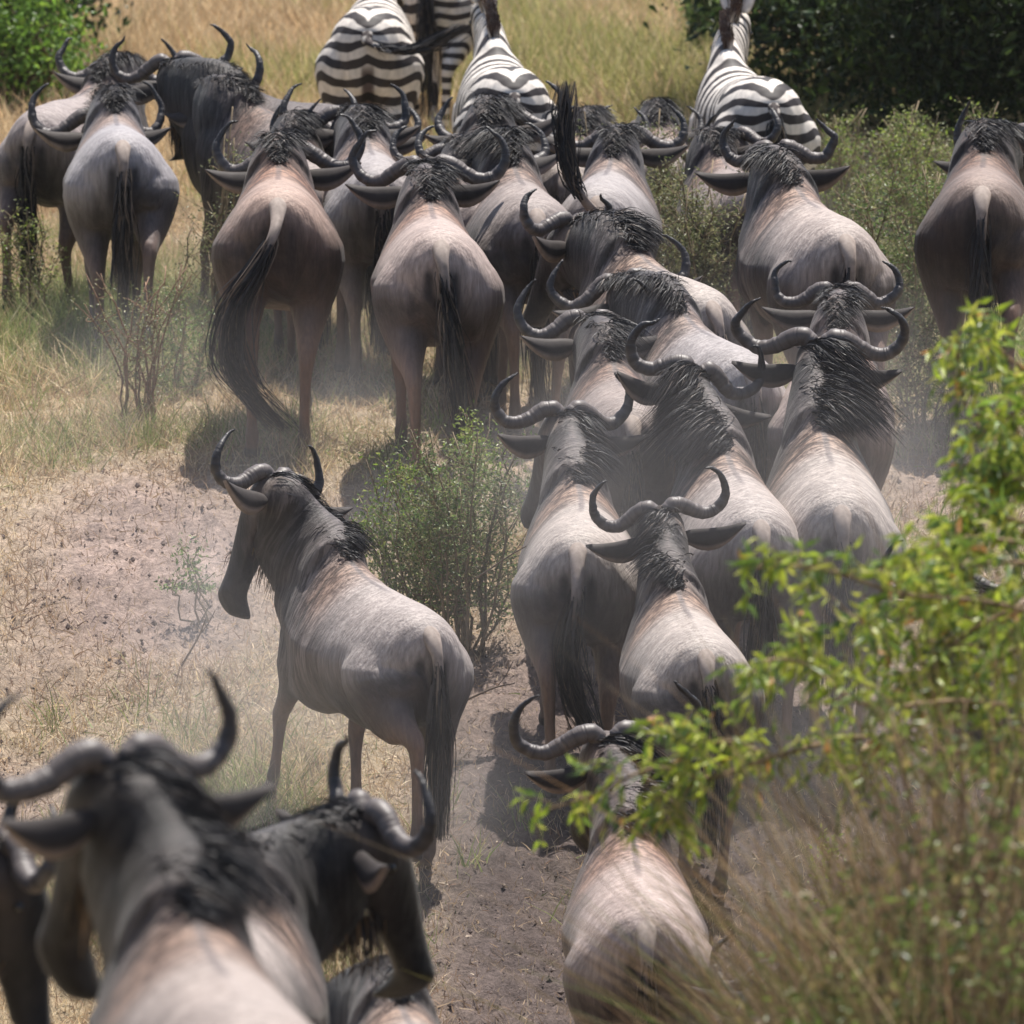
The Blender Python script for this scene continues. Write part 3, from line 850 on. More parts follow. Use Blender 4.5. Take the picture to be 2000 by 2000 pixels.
# the front of the column on the trail
animal(W, 'wildebeest in the open left of the trail, head turned left, dark lines beside its tail', 845, 1228, 27, 1.02, d=44.5, shade=-.04, brindle=1.2, tilt=3, front=.8, tint=(.90, .90, .93), lean=.9, at_head=(528, 905), head=(-22, -22, 4), legs=((-30, 22), (4, 4), (26, -16), (-4, -4)), tail=TL(.04))
animal(W, 'lowest wildebeest on the trail, its neck hidden by the leafy branch', 1262, 1805, 3, 1.04, d=39.3, tint=PK, brindle=1.1, mlen=1.25, tilt=5, lean=1.1, at_head=(1187, 1425), head=(3, 4, 0), legs=WALK1, hv=(.25, .0))
animal(W, 'wildebeest with raised ears and wide horns, just above the leafy branch tip', 1380, 1272, 8, .98, d=43.5, shade=.01, hv=(-.5, 0), lean=-.6, at_head=(1290, 985), head=(4, 2, -6), legs=RUN, tail=TL(.02))
animal(W, 'wildebeest with long black tail, head turned left, ginger shoulder line', 1128, 1064, -2, 1.02, d=45, shade=.03, lean=1.0, at_head=(1105, 795), head=(18, 0, 8), spine=(5, 0), legs=WALK2, tail=[(0, -.11, -.14), (-.02, -.13, -.32), (-.03, -.12, -.50), (.02, -.10, -.70), (.14, -.08, -.95)])
animal(W, 'wildebeest with shaggy streaked mane in the middle of the column, head turned right', 1488, 1020, 10, 1.04, d=45.3, shade=.0, brindle=1.6, mlen=1.6, tilt=3, lean=-.9, tint=(.98, .98, 1), at_head=(1362, 712), head=(-12, 0, 14), legs=WALK1)
animal(W, 'wildebeest at the right of the column with big hooked horns and trailing black mane', 1645, 992, 4, 1.07, d=45.5, shade=.05, brindle=1.5, mlen=1.7, tilt=5, lean=.9, at_head=(1600, 655), head=(-4, 0, 0), legs=RUN, hv=(.3, .2))
animal(W, 'wildebeest mostly hidden, horns framing the flank of the one in front, right of the column', 1635, 560, -4, 1.0, 'head', d=48.8, hv=(-.8, -.3), lean=.2, neck=(4, -14), head=(0, 0, 0), tint=PK, legs=WALK2)
animal(W, 'brown wildebeest wedged in the column, ear pointing left, high hooked horns', 1150, 615, 6, 1.0, 'head', d=48.5, tint=(.74, .70, .70), shade=.1, lean=.4, neck=(6, -16), head=(2, 0, 0), legs=WALK1)
animal(W, 'wildebeest with pale forehead patch between thick grey horns, head above two others', 1212, 540, 22, 1.02, 'head', d=49.5, shade=-.03, hv=(.3, 0), lean=-.5, neck=(4, -22), head=(-22, 0, -6), tint=GR, legs=WALK2)
animal(W, 'wildebeest with dark face looking left and black hump mane, upper end of the column', 1395, 590, 25, 1.03, d=49.5, shade=.02, brindle=1.4, mlen=1.3, hv=(-.9, -.4), lean=.5, at_head=(1120, 425), head=(20, 0, 0), legs=WALK1, tail=TL(.05))
# second row
animal(W, 'reddish brown wildebeest seen full from behind, black tail swung to the left', 542, 388, 1, 1.10, d=50.5, tint=(1.02, .84, .76), shade=.12, tilt=-4, front=.7, lean=.1, at_head=(560, 290), head=(-6, -8, 0), legs=((-8, 8), (10, 4), (-6, 0), (8, -6)),
       tail=[(-.02, -.12, -.12), (-.10, -.15, -.28), (-.20, -.15, -.46), (-.20, -.13, -.72), (.02, -.10, -.98)], fan=.06, hv=(.2, .1))
animal(W, 'pinkish wildebeest seen from behind right of the reddish one, straight black tail', 862, 470, 4, 1.08, d=49.5, tint=PK, shade=-.03, tilt=-4, lean=.3, at_head=(835, 315), head=(-14, -6, 0), legs=((-12, 14), (10, 0), (10, -10), (-8, 0)), tail=TL(.09), hv=(.2, .2))
animal(W, 'grey flanked wildebeest partly hidden between the reddish and the pinkish one', 745, 345, 6, 1.0, d=53, tint=GR, lean=.2, neck=(6, -20), head=(4, 0, 0), legs=WALK1)
animal(W, 'grey wildebeest with black hump mane behind the pinkish one', 1050, 410, 8, 1.04, d=52, tint=(.80, .78, .80), shade=.04, brindle=1.6, mlen=1.3, lean=-.3, neck=(6, -26), head=(0, -10, 0), legs=WALK2)
animal(W, 'wildebeest flicking its black tail straight up in the middle of the herd', 1165, 385, -6, .98, d=54, tint=GR, lean=.2, neck=(2, -20), head=(0, 0, 0), legs=WALK1,
       tail=[(-.06, -.10, .04), (-.12, -.12, .16), (-.15, -.10, .34), (-.16, -.06, .50), (-.16, .0, .62)])
animal(W, 'dusty grey wildebeest seen from behind, in the grass near the left edge', 240, 275, 5, 1.02, d=55, tint=(.80, .86, .98), shade=-.05, brindle=.5, tilt=-4, lean=.0, at_head=(192, 222), head=(0, -6, 0), legs=WALK1, hv=(.15, 0))
animal(W, 'grey wildebeest cut by the left edge, black tail hanging by its rump', 62, 232, -22, 1.03, d=56, tint=(.78, .76, .80), lean=.2, neck=(30, -24), legs=WALK2)
animal(W, 'black wildebeest turned sideways with its ear out, upper left of the herd', 335, 112, 50, 1.04, 'head', d=57, tint=(.30, .29, .31), lean=0, mlen=.7, neck=(-20, -14), head=(-30, 8, 0), legs=WALK1)
animal(W, 'dark wildebeest looking right with a pale back, right of the black one', 430, 158, 40, 1.0, 'head', d=57, tint=(.62, .58, .58), lean=.2, neck=(-40, -22), head=(-50, 0, 0), legs=WALK2)
animal(W, 'wildebeest with its muzzle turned right above the reddish one', 600, 235, 8, .96, 'head', d=55, tint=(.7, .66, .66), lean=.4, neck=(-16, -26), head=(-36, 0, 6), legs=WALK1)
animal(W, 'dark headed wildebeest with high curled horns below the first zebra', 706, 243, 4, .96, 'head', d=56, tint=(.6, .58, .6), lean=0, neck=(0, -30), head=(0, 0, 0), legs=WALK2)
animal(W, 'wildebeest with black pointed ear spread below the middle zebra', 975, 222, -4, 1.05, 'head', d=56, tint=(.66, .62, .62), lean=.4, neck=(-4, -30), head=(-8, 0, -6), legs=WALK1)
animal(W, 'wildebeest with narrow curled horns between the pinkish one and the tail flicker', 885, 290, 6, .96, 'head', d=53.5, tint=(.75, .7, .7), lean=.2, neck=(0, -28), head=(10, 0, 0), legs=WALK2)
animal(W, 'pale wildebeest behind the bush, horn tips above its dusty back', 1160, 245, -8, .92, 'head', d=57.5, tint=(.95, .92, .9), lean=.2, neck=(4, -34), head=(0, 0, 0), legs=WALK1)
animal(W, 'wildebeest showing only its curled horns above the thorn bush', 1270, 240, 4, .9, 'head', d=58, tint=DK, lean=.2, neck=(0, -38), head=(0, 0, 0), legs=WALK2)
# right group
animal(W, 'wildebeest with wide ears and round horns standing out before the right bushes', 1655, 460, 15, 1.08, d=50.5, tint=(.98, .95, .95), shade=.02, brindle=1.5, lean=-.5, at_head=(1515, 284), head=(-14, 0, 0), legs=WALK1, hv=(-1.1, -.6))
animal(W, 'wildebeest flank half hidden behind the one with wide ears', 1472, 372, 12, .9, d=53, tint=(.8, .76, .78), lean=.2, neck=(-40, -20), head=(-20, 0, 0), legs=WALK2)
animal(W, 'dark brown wildebeest cut by the right edge, head turned right', 1918, 365, -3, 1.12, d=51, tint=(.66, .56, .52), shade=.14, tilt=-4, lean=.3, at_head=(1975, 255), head=(-20, 0, 0), legs=WALK1, hv=(.1, .2))
animal(W, 'wildebeest hidden in the leafy bush at the right, only horn and dark neck showing', 1850, 1120, 30, .95, 'head', d=43.5, tint=VD, lean=.2, neck=(-20, -10), head=(-30, 0, 0), legs=WALK2)
animal(W, 'wildebeest hidden behind the dry grass, one horn hooked beside the lowest rump', 1530, 1885, -6, .95, 'head', d=38, tint=DK, lean=.2, neck=(0, -20), head=(-6, 0, 0), legs=WALK2)
# zebras
animal('zebra', 'zebra seen from behind at the top, tail swung out to the right', 718, 45, -2, 1.02, d=66, lean=0, neck=(-8, -8), legs=((0, 0), (0, 0), (-8, 0), (8, 0)),
       tail=[(.10, -.10, -.06), (.20, -.12, -.08), (.32, -.12, -.06), (.44, -.10, .0), (.56, -.10, .06)], fan=.05)
animal('zebra', 'zebra with upright striped mane and white ears in the middle at the top', 1005, 165, 6, 1.0, d=61, lean=0, at_head=(945, 0), head=(-4, 0, 0), legs=WALK1)
animal('zebra', 'zebra at the right with its neck to the left of its bright rump', 1512, 185, 12, 1.0, d=59, lean=0, at_head=(1440, 20), head=(4, 0, 0), legs=WALK2)
animal('zebra', 'zebra half hidden behind the one swinging its tail', 838, -60, -10, 1.0, d=68, lean=0, neck=(0, 0), legs=WALK1)
for l in LOG: print('POS', l)

# ------------------------------------------------------------------ vegetation
def pal(cols, n, rg, jit=.18):
    c = np.array(cols, float)[rg.integers(0, len(cols), n)]
    return c * (1 + rg.normal(0, jit, (n, 1))).clip(.5, 1.6)

STRAW = [(.66, .53, .33), (.58, .44, .27), (.46, .34, .22), (.72, .61, .43), (.36, .25, .17)]
GREENB = [(.24, .30, .10), (.33, .37, .14), (.18, .24, .08), (.42, .42, .20)]

def grass(name, xs, ys, hs, tilt, w, cols, rg, m=3, z0=None, lean=(0, 0)):
    n = len(xs)
    z = gz(xs, ys) if z0 is None else z0
    a = rg.uniform(0, 2 * math.pi, n); tl = np.abs(rg.normal(0, 1, n)) * tilt
    d = np.stack([np.cos(a) * np.sin(tl) + lean[0], np.sin(a) * np.sin(tl) + lean[1], np.maximum(np.cos(tl), .05)], -1)
    d /= np.linalg.norm(d, axis=1)[:, None]
    t = np.linspace(0, 1, m)
    P = np.stack([xs, ys, z + .0], -1)[:, None] + d[:, None] * (hs[:, None, None] * t[None, :, None])
    bend = (t ** 2)[None] * hs[:, None] * .35 * rg.random((n, 1))
    P[:, :, 0] += bend * np.cos(a)[:, None]; P[:, :, 1] += bend * np.sin(a)[:, None]; P[:, :, 2] -= bend * .5
    V, F = ribbons(P, w, facing=rg.normal(size=(n, 1, 3)) * np.array([1, .5, .4]))
    me = make_mesh(name, V, F, M['blade'], True, np.repeat(cols, m * 2, 0))
    return tag(link(name, me), kind='stuff')

rg = np.random.default_rng(5)
def scatter(n, y0, y1, keep):
    """points over the part of the ground the photo shows, thinned by keep(x, y)"""
    y = np.sqrt(rg.uniform(y0 ** 2, y1 ** 2, n)); x = rg.uniform(-.0565, .0565, n) * y
    k = rg.random(n) < keep(x, y)
    return x[k], y[k]

# short trampled straw and litter
x, y = scatter(330000, 40.5, 62, lambda x, y: (.95 * (1 - tracked(x, y)) * (.35 + .9 * fbm(x * 2.2, y * 1.4, 3, 4)) + .16))
bare = tracked(x, y)
gr = greenness(x, y) * (1 - bare)
isg = rg.random(len(x)) < gr * .85
h = rg.uniform(.03, .10, len(x)) * (1 + 1.3 * gr) * (1 - .5 * bare)
h = h * (1 + .8 * (fbm(x * 3, y * 2, 2, 77) > .60))
c = np.where(isg[:, None], pal(GREENB, len(x), rg), pal(STRAW, len(x), rg))
c = c * np.where((bare > .5)[:, None], np.array([[.80, .76, .80]]), 1)
tag(grass('dry_grass', x, y, h, .75, rg.uniform(.004, .009, len(x)), c, rg))
# tufts of longer green grass
x, y = scatter(2600, 42, 60, lambda x, y: np.clip(greenness(x, y) * (1 - tracked(x, y)) * 1.1, 0, 1))
n = 22; x = np.repeat(x, n); y = np.repeat(y, n)
x = x + rg.normal(0, .05, len(x)); y = y + rg.normal(0, .07, len(y))
grass('green_grass', x, y, rg.uniform(.08, .24, len(x)), .38, rg.uniform(.005, .010, len(x)), pal(GREENB + [(.40, .36, .19)], len(x), rg), rg)
# tall golden grass behind the herd
x, y = scatter(9500, 61, 86, lambda x, y: .35 + .9 * fbm(x * 1.0, y * .6, 3, 8))
n = 16; x = np.repeat(x, n); y = np.repeat(y, n); x = x + rg.normal(0, .07, len(x)); y = y + rg.normal(0, .08, len(y))
gr = fbm(x * .8, y * .35, 3, 41)
c = np.where((rg.random(len(x)) < sm(gr, .48, .66) * .8)[:, None], pal([(.30, .31, .10), (.42, .40, .16), (.50, .45, .22)], len(x), rg), pal([(.68, .52, .31), (.58, .42, .25), (.74, .60, .38), (.46, .34, .21)], len(x), rg))
grass('tall_dry_grass', x, y, rg.uniform(.14, .45, len(x)) * (.6 + .8 * gr), .42, rg.uniform(.010, .022, len(x)), c, rg, lean=(-.12, 0))

# clods and pebbles on the bare soil
x, y = scatter(9000, 41, 56, lambda x, y: tracked(x, y) ** 2)
nc = len(x); base = np.array([(1, 0, 0), (-1, 0, 0), (0, 1, 0), (0, -1, 0), (0, 0, 1), (0, 0, -1)], float)
fc = np.array([(0, 2, 4), (2, 1, 4), (1, 3, 4), (3, 0, 4), (2, 0, 5), (1, 2, 5), (3, 1, 5), (0, 3, 5)])
sz = rg.uniform(.003, .010, nc) * rg.choice([1, 1, 1, 1.8], nc)
V = np.stack([x, y, gz(x, y) + .01], -1)[:, None] + (base[None] * sz[:, None, None]) * rg.uniform(.6, 1.3, (nc, 6, 3))
F = (fc[None] + np.arange(nc)[:, None, None] * 6).reshape(-1, 3)
cl = make_mesh('soil_clods', V.reshape(-1, 3), F, M['soil'], False, np.repeat(pal([(.22, .17, .15), (.28, .22, .19), (.17, .13, .12)], nc, rg), 6, 0))
tag(link('soil_clods', cl), kind='stuff')

def leaf_mesh(name, pos, size, rg, cols, parent, updir=None, ratio=.42, droop=0):
    """one folded six-sided leaf per position"""
    n = len(pos)
    d = rg.normal(size=(n, 3)) if updir is None else updir + rg.normal(0, .45, (n, 3))
    d[:, 2] -= droop
    d /= np.linalg.norm(d, axis=1)[:, None]
    s = np.cross(d, rg.normal(size=(n, 3))); s /= np.linalg.norm(s, axis=1)[:, None]
    u = np.cross(s, d)
    L = np.reshape(size, (-1, 1)); w = L * ratio * .5
    p0 = pos; p1 = pos + d * L * .4 + u * L * .07; p2 = pos + d * L - u * L * .06
    V = np.stack([p0, p1 + s * w + u * w * .4, p2, p1 - s * w + u * w * .4, p1], 1).reshape(-1, 3)
    b = np.arange(n)[:, None] * 5
    F = np.stack([b + [[0, 1, 2, 4]], b + [[0, 4, 2, 3]]], 1).reshape(-1, 4)
    return link(name, make_mesh(name, V, F, M['leaf'], False, np.repeat(cols, 5, 0)), parent)

def twig_mesh(name, paths, radii, col, parent, rg):
    so = Soup(); cc = []
    for P, r in zip(paths, radii):
        V, F = tube(P, np.linspace(r, r * .35, len(P)), None, 4, side=(.9, .3, .1)); so.add(V, F)
        cc.append(np.repeat(np.array([col]) * rg.uniform(.7, 1.3), len(V), 0))
    return link(name, make_mesh(name, so.verts(), so.F, M['twig'], True, np.vstack(cc)), parent)

def grow(base, h, w, nstem, ntwig, rg, spread=1.0, wav=.06):
    paths = []; radii = []
    for i in range(nstem):
        a = rg.uniform(0, 2 * math.pi); r = w * .5 * math.sqrt(rg.random()) * spread
        b = base + np.array([math.cos(a) * r * .35, math.sin(a) * r * .35, 0]); b[2] = float(gz(b[0], b[1])) - .03
        hh = h * rg.uniform(.55, 1.0)
        tip = base + np.array([math.cos(a) * r * 1.2, math.sin(a) * r * 1.2, hh])
        mid = (b + tip) / 2 + rg.normal(0, wav, 3) + np.array([-math.cos(a), -math.sin(a), 0]) * r * .15
        P = crom(np.array([b, mid, tip]), 9); P[1:-1] += rg.normal(0, .012, (7, 3)); paths.append(P); radii.append(.0045 + .004 * hh)
        for k in range(ntwig):
            t = rg.uniform(.2, 1) ** .8; q = P[int(t * 8)]
            ang = rg.uniform(0, 2 * math.pi); ln = rg.uniform(.10, .34) * h * (1.15 - t * .6)
            e = q + np.array([math.cos(ang) * .8, math.sin(ang) * .8, rg.uniform(.1, .9)]) * ln
            T = crom(np.array([q, (q + e) / 2 + rg.normal(0, .02, 3), e]), 6); paths.append(T); radii.append(.0028)
    return paths, radii

def shrub(label, px, d, h, w, nstem, ntwig, nleaf, size, cols, seed, twigcol=(.22, .17, .11), name='shrub', cat='shrub', group='shrubs growing among the herd', jit=.03, low=.0):
    rg = np.random.default_rng(seed)
    X0 = (px - 1000) / 20000 * d
    base = np.array([X0, d, float(gz(X0, d))])
    root = empty(name, base); tag(root, label, cat, group)
    paths, radii = grow(base, h, w, nstem, ntwig, rg)
    loc = lambda A: np.asarray(A) - base
    twig_mesh('stems', [loc(P) for P in paths], radii, twigcol, root, rg)
    tw = [P for P, r in zip(paths, radii) if r < .003] or paths
    k = rg.integers(0, len(tw), nleaf); f = rg.random(nleaf) ** .7
    pos = np.array([P[int(t * (len(P) - 1))] for P, t in zip([tw[i] for i in k], f)]) + rg.normal(0, jit, (nleaf, 3))
    pos[:, 2] = np.maximum(pos[:, 2], base[2] + low + .02)
    leaf_mesh('foliage', loc(pos), size * rg.uniform(.6, 1.3, nleaf), rg, pal(cols, nleaf, rg, .2), root)
    return root

G1 = [(.12, .19, .06), (.16, .24, .07), (.09, .14, .05), (.21, .28, .09)]
GO = [(.19, .20, .09), (.25, .25, .12), (.15, .17, .075), (.31, .30, .16), (.12, .15, .06)]
GY = [(.20, .28, .05), (.26, .34, .07), (.15, .23, .045), (.32, .36, .10)]
shrub('tall thin twiggy shrub with tiny leaves just left of the reddish brown wildebeest', 400, 52.6, 1.42, .30, 7, 9, 1500, .022, GO, 101, low=.2)
shrub('bare twiggy shrub with reddish stems rising from a green tuft', 265, 51.0, .85, .55, 13, 8, 1300, .022, GO, 102, twigcol=(.24, .15, .10), low=.1)
shrub('leafy low shrub between the grey wildebeest and the reddish one', 345, 52.0, .62, .42, 8, 9, 1500, .022, G1, 103)
shrub('loose shrub with pale twigs at the left edge before the cut off wildebeest', 60, 54.5, .75, .55, 9, 7, 1300, .022, GO + GY, 104)
shrub('dense feathery green shrub in the middle of the picture, left of the column', 905, 46.9, 1.10, .62, 22, 16, 9500, .024, G1 + GO, 105, low=.06)
shrub('lower half of green scrub touching the open wildebeest, left of the feathery one', 800, 47.2, .86, .48, 15, 14, 5200, .024, G1 + GY, 106, low=.04)
shrub('leafy sprout standing up beside the hooves of the pinkish wildebeest', 905, 48.6, .62, .16, 4, 8, 900, .026, GY, 107)
shrub('small dark leafed sprig on the bare soil left of the open wildebeest', 395, 47.3, .42, .30, 5, 5, 330, .028, G1, 108, low=.15)
shrub('olive thorn bush with fine leaves behind the shoulders of the column', 1265, 53.4, 1.32, .66, 30, 17, 13000, .024, GO, 109, low=.05)
shrub('olive thorn bush touching the wildebeest with wide ears on its left', 1375, 52.2, 1.15, .55, 26, 16, 10500, .024, GO, 110, low=.05)
shrub('pale thorn bush in front of the rightmost zebra', 1480, 57.0, .9, .60, 16, 13, 3000, .024, GO + GY, 111)
shrub('bush with long bare twigs right of the wildebeest with wide ears', 1735, 52.8, 1.10, .70, 26, 15, 8500, .026, G1 + GO, 112, low=.04)
shrub('tall bright leaved bush under the dark tree', 1800, 57.5, 1.0, .85, 26, 14, 8000, .027, GY + GO, 113)
shrub('bush rising behind the wildebeest cut by the right edge', 1965, 56.5, .95, .70, 20, 14, 6000, .027, GY + GO, 114)
shrub('shaded scrub at the foot of the bushes left of the dark brown rump', 1790, 50.6, .62, .55, 14, 12, 3200, .024, GO + [(.2, .14, .09)], 115)
shrub('thorny scrub between the zebra rump and the tall bushes', 1640, 58.5, .85, .65, 18, 13, 3600, .026, GO + GY, 116)
shrub('small dark green bush left of the rightmost zebra', 1375, 70, .72, .34, 10, 10, 2200, .05, G1, 117)
shrub('leafy sprig among the backs at the right of the column', 1650, 42.5, .62, .22, 4, 7, 420, .03, GY, 118, low=.35)

# tree and big bush with dense dark crowns -------------------------------------
def crown_tree(name, label, cat, base, trunk_h, blobs, nleaf, size, cols, seed, group=None):
    rg = np.random.default_rng(seed); base = np.array(base, float); base[2] = float(gz(base[0], base[1]))
    root = empty(name, base); tag(root, label, cat, group)
    paths = []; radii = []
    if trunk_h > 0:
        top = base + np.array([.1, .1, trunk_h])
        P = crom(np.array([base - (0, 0, .2), (base + top) / 2 + (.08, 0, 0), top]), 10)
        V, F = tube(P - base, np.linspace(.17, .10, 10), None, 10)
        link('trunk', make_mesh('trunk', V, F, M['twig'], True, np.repeat([[.10, .075, .055]], len(V), 0)), root)
    else: top = base
    for (cx, cy, cz, r) in blobs:
        for k in range(5):
            e = np.array([cx, cy, cz]) + rg.normal(0, r * .45, 3)
            paths.append(crom(np.array([top, (top + e) / 2 + rg.normal(0, .12, 3), e]), 8) - base); radii.append(.022)
    twig_mesh('branches', paths, radii, (.12, .09, .06), root, rg)
    B = np.array(blobs); wgt = B[:, 3] ** 2; k = rg.choice(len(B), nleaf, p=wgt / wgt.sum())
    dv = rg.normal(size=(nleaf, 3)); dv /= np.linalg.norm(dv, axis=1)[:, None]
    rr = B[k, 3:4] * (rg.random((nleaf, 1)) ** .45) * (1 + .12 * rg.normal(size=(nleaf, 1)))
    pos = B[k, :3] + dv * rr
    # clumps: pull leaves towards random twig ends
    nt = nleaf // 22; ends = pos[rg.integers(0, nleaf, nt)]
    j = rg.integers(0, nt, nleaf); pos = ends[j] + rg.normal(0, size * 1.9, (nleaf, 3))
    pos[:, 2] = np.maximum(pos[:, 2], base[2] + .05)
    leaf_mesh('crown', pos - base, size * rg.uniform(.6, 1.3, nleaf), rg, pal(cols, nleaf, rg, .2), root)
    return root

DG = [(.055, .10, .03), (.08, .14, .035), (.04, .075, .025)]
def X(px, d): return (px - 1000) / 20000 * d
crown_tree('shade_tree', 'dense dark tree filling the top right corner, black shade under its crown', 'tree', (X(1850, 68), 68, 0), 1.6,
           [(X(1560, 64), 64.5, .85, .42), (X(1640, 64), 64.5, 1.0, .55), (X(1740, 63.5), 63.5, 1.0, .6), (X(1850, 63), 63, 1.0, .65), (X(1960, 63), 63, 1.0, .65), (X(2060, 63), 63, 1.0, .7),
            (X(1600, 66), 66, 1.7, .8), (X(1750, 65), 65, 1.9, .9), (X(1900, 65), 65, 2.0, 1.0), (X(2080, 65), 65, 2.0, 1.1), (X(1700, 67.5), 67.5, 1.0, .9), (X(1850, 67), 67, .9, .9), (X(2000, 67), 67, 1.0, 1.0),
            (X(1520, 65.5), 65.5, 1.35, .45), (X(1800, 66), 66, 3.0, 1.3), (X(2050, 66), 66, 3.1, 1.4), (X(1650, 67), 67, 2.6, 1.0), (X(1760, 62.3), 62.3, 2.6, .9), (X(1950, 62), 62, 2.6, 1.0), (X(1640, 62.5), 62.5, 2.4, .7), (X(2080, 61.5), 61.5, 2.6, 1.0), (X(1860, 60.5), 60.5, 2.7, .8)],  # high near blobs are unseen canopy, added to shade the crown below
           100000, .10, [(.028, .052, .018), (.04, .07, .02), (.02, .04, .014), (.06, .10, .025)], 201)  # leaf colours darkened to carry the crown's shade
crown_tree('leafy_bush', 'bright green rounded bush in the top left corner behind the herd', 'bush', (X(20, 67), 67, 0), 0,
           [(X(60, 66.5), 66.5, .55, .36), (X(110, 67), 67, .50, .26), (X(-40, 67), 67, .8, .6), (X(40, 68), 68, 1.15, .42), (X(130, 67.5), 67.5, .28, .22), (X(-150, 67), 67, 1.0, .8), (X(90, 67), 67, .85, .28)],
           11000, .06, [(.11, .21, .03), (.15, .28, .04), (.08, .15, .03), (.22, .34, .05)], 202)
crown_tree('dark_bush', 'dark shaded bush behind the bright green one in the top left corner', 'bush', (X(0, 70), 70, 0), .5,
           [(X(20, 69.5), 69.5, .9, .6), (X(-120, 70), 70, 1.2, .9), (X(110, 69.5), 69.5, .75, .35), (X(-40, 69), 69, 1.9, .8), (X(60, 69), 69, 1.6, .6), (X(120, 70), 70, 1.1, .4)],
           14000, .09, [(.028, .052, .018), (.04, .07, .02), (.02, .04, .014)], 203)  # near-black leaves, the corner's shade is painted into their colour

# foreground bush: long leafy branches reaching in from the right ---------------
rg = np.random.default_rng(77)
fb = np.array([X(2330, 30.5), 30.5, 0.]); fb[2] = float(gz(fb[0], fb[1]))
bush = empty('leafy_bush', fb)
tag(bush, 'out of focus bush with long drooping bright leaves reaching in from the right edge', 'bush')
BR = [([(2200, 1560), (1900, 1480), (1700, 1440), (1520, 1475), (1380, 1520), (1280, 1500), (1150, 1555), (1040, 1590)], 30.6, 1.0),
      ([(1500, 1478), (1440, 1450), (1380, 1450), (1350, 1430), (1310, 1440)], 30.8, .9),
      ([(2200, 1420), (1900, 1370), (1700, 1380), (1580, 1300), (1500, 1290), (1450, 1330)], 30.2, 1.0),
      ([(1640, 1350), (1580, 1270), (1560, 1240)], 30.4, .7),
      ([(2200, 1250), (1950, 1180), (1760, 1160), (1640, 1120), (1540, 1105), (1450, 1112)], 29.8, 1.0),
      ([(2200, 1330), (1960, 1270), (1800, 1250), (1700, 1230), (1650, 1190)], 30.5, .9),
      ([(2200, 1100), (2000, 1020), (1920, 1010), (1850, 1040)], 31.0, 1.0),
      ([(2200, 980), (2020, 900), (1930, 850), (1880, 770), (1868, 660)], 31.5, .8),
      ([(2180, 900), (2040, 760), (1960, 690), (1900, 640)], 31.8, .8),
      ([(2150, 1150), (2000, 1100), (1870, 1110), (1790, 1140)], 30.0, 1.0),
      ([(2200, 1480), (2050, 1440), (1900, 1400), (1800, 1330)], 30.3, .9),
      ([(1800, 1380), (1740, 1480), (1640, 1500)], 30.6, .7),
      ([(2200, 1050), (2050, 960), (1970, 930), (1900, 900)], 31.2, .9),
      ([(2000, 1180), (1900, 1230), (1820, 1300), (1760, 1400)], 30.4, .8),
      ([(1380, 1515), (1330, 1550), (1300, 1600)], 30.6, .6),
      ([(2200, 1620), (2050, 1530), (1950, 1500)], 30.5, .8),
      ([(2200, 1160), (2060, 1130), (1960, 1150), (1900, 1200), (1800, 1190)], 30.9, .9),
      ([(2200, 900), (2080, 830), (1990, 800), (1930, 900), (1960, 1000)], 31.3, .8),
      ([(2200, 1300), (2080, 1240), (2000, 1260), (1900, 1330)], 30.1, .8),
      ([(2000, 1060), (1900, 1050), (1820, 1070), (1780, 1130)], 30.4, .7),
      ([(2150, 1380), (2000, 1350), (1880, 1310), (1700, 1320)], 30.7, .7)]
paths = []; radii = []; lp = []; ld = []
for pts, d, r in BR:
    P = crom(np.array([at(x, y, d + rg.normal(0, .12)) for x, y in pts]), 12 * len(pts))
    paths.append(P - fb); radii.append(.010 * r)
    n = len(P)
    for i in range(8, n, 1):
        if rg.random() < (.42 if P[i][0] < X(1700, 30.5) else .14): continue
        T = P[min(i + 1, n - 1)] - P[i - 1]; T /= np.linalg.norm(T)
        sd = rg.normal(0, 1, 3); sd -= T * sd.dot(T); sd /= np.linalg.norm(sd)
        ln = rg.uniform(.05, .16); e = P[i] + (sd * .8 + T * .5) * ln
        Q = crom(np.array([P[i], (P[i] + e) / 2 + (0, 0, .01), e - (0, 0, .02)]), 6)
        paths.append(Q - fb); radii.append(.0025)
        for k in range(rg.integers(6, 13)):
            q = Q[rg.integers(1, 6)]; lp.append(q + rg.normal(0, .006, 3)); ld.append(sd * .35 + T * .35 + np.array([0, 0, -.55]))
trunkP = [crom(np.array([fb - (0, 0, .1), fb + (rg.normal(0, .1), rg.normal(0, .1), .5), at(2200, y, d)]), 10) - fb for y, d in ((1560, 30.6), (1420, 30.2), (1250, 29.8), (1100, 31), (980, 31.5), (1330, 30.5))]
twig_mesh('branches', trunkP + paths, [.016] * 6 + radii, (.20, .14, .08), bush, rg)
lp = np.array(lp); ld = np.array(ld); nl = len(lp)
lc = pal([(.27, .36, .035), (.38, .45, .05), (.16, .25, .04), (.11, .18, .05), (.48, .50, .09)], nl, rg, .15)
old = rg.random(nl) < .03; lc[old] = np.array([.45, .22, .06])
leaf_mesh('foliage', lp - fb, rg.uniform(.038, .085, nl), rg, lc, bush, updir=ld, ratio=.27)
print('foreground leaves', nl)

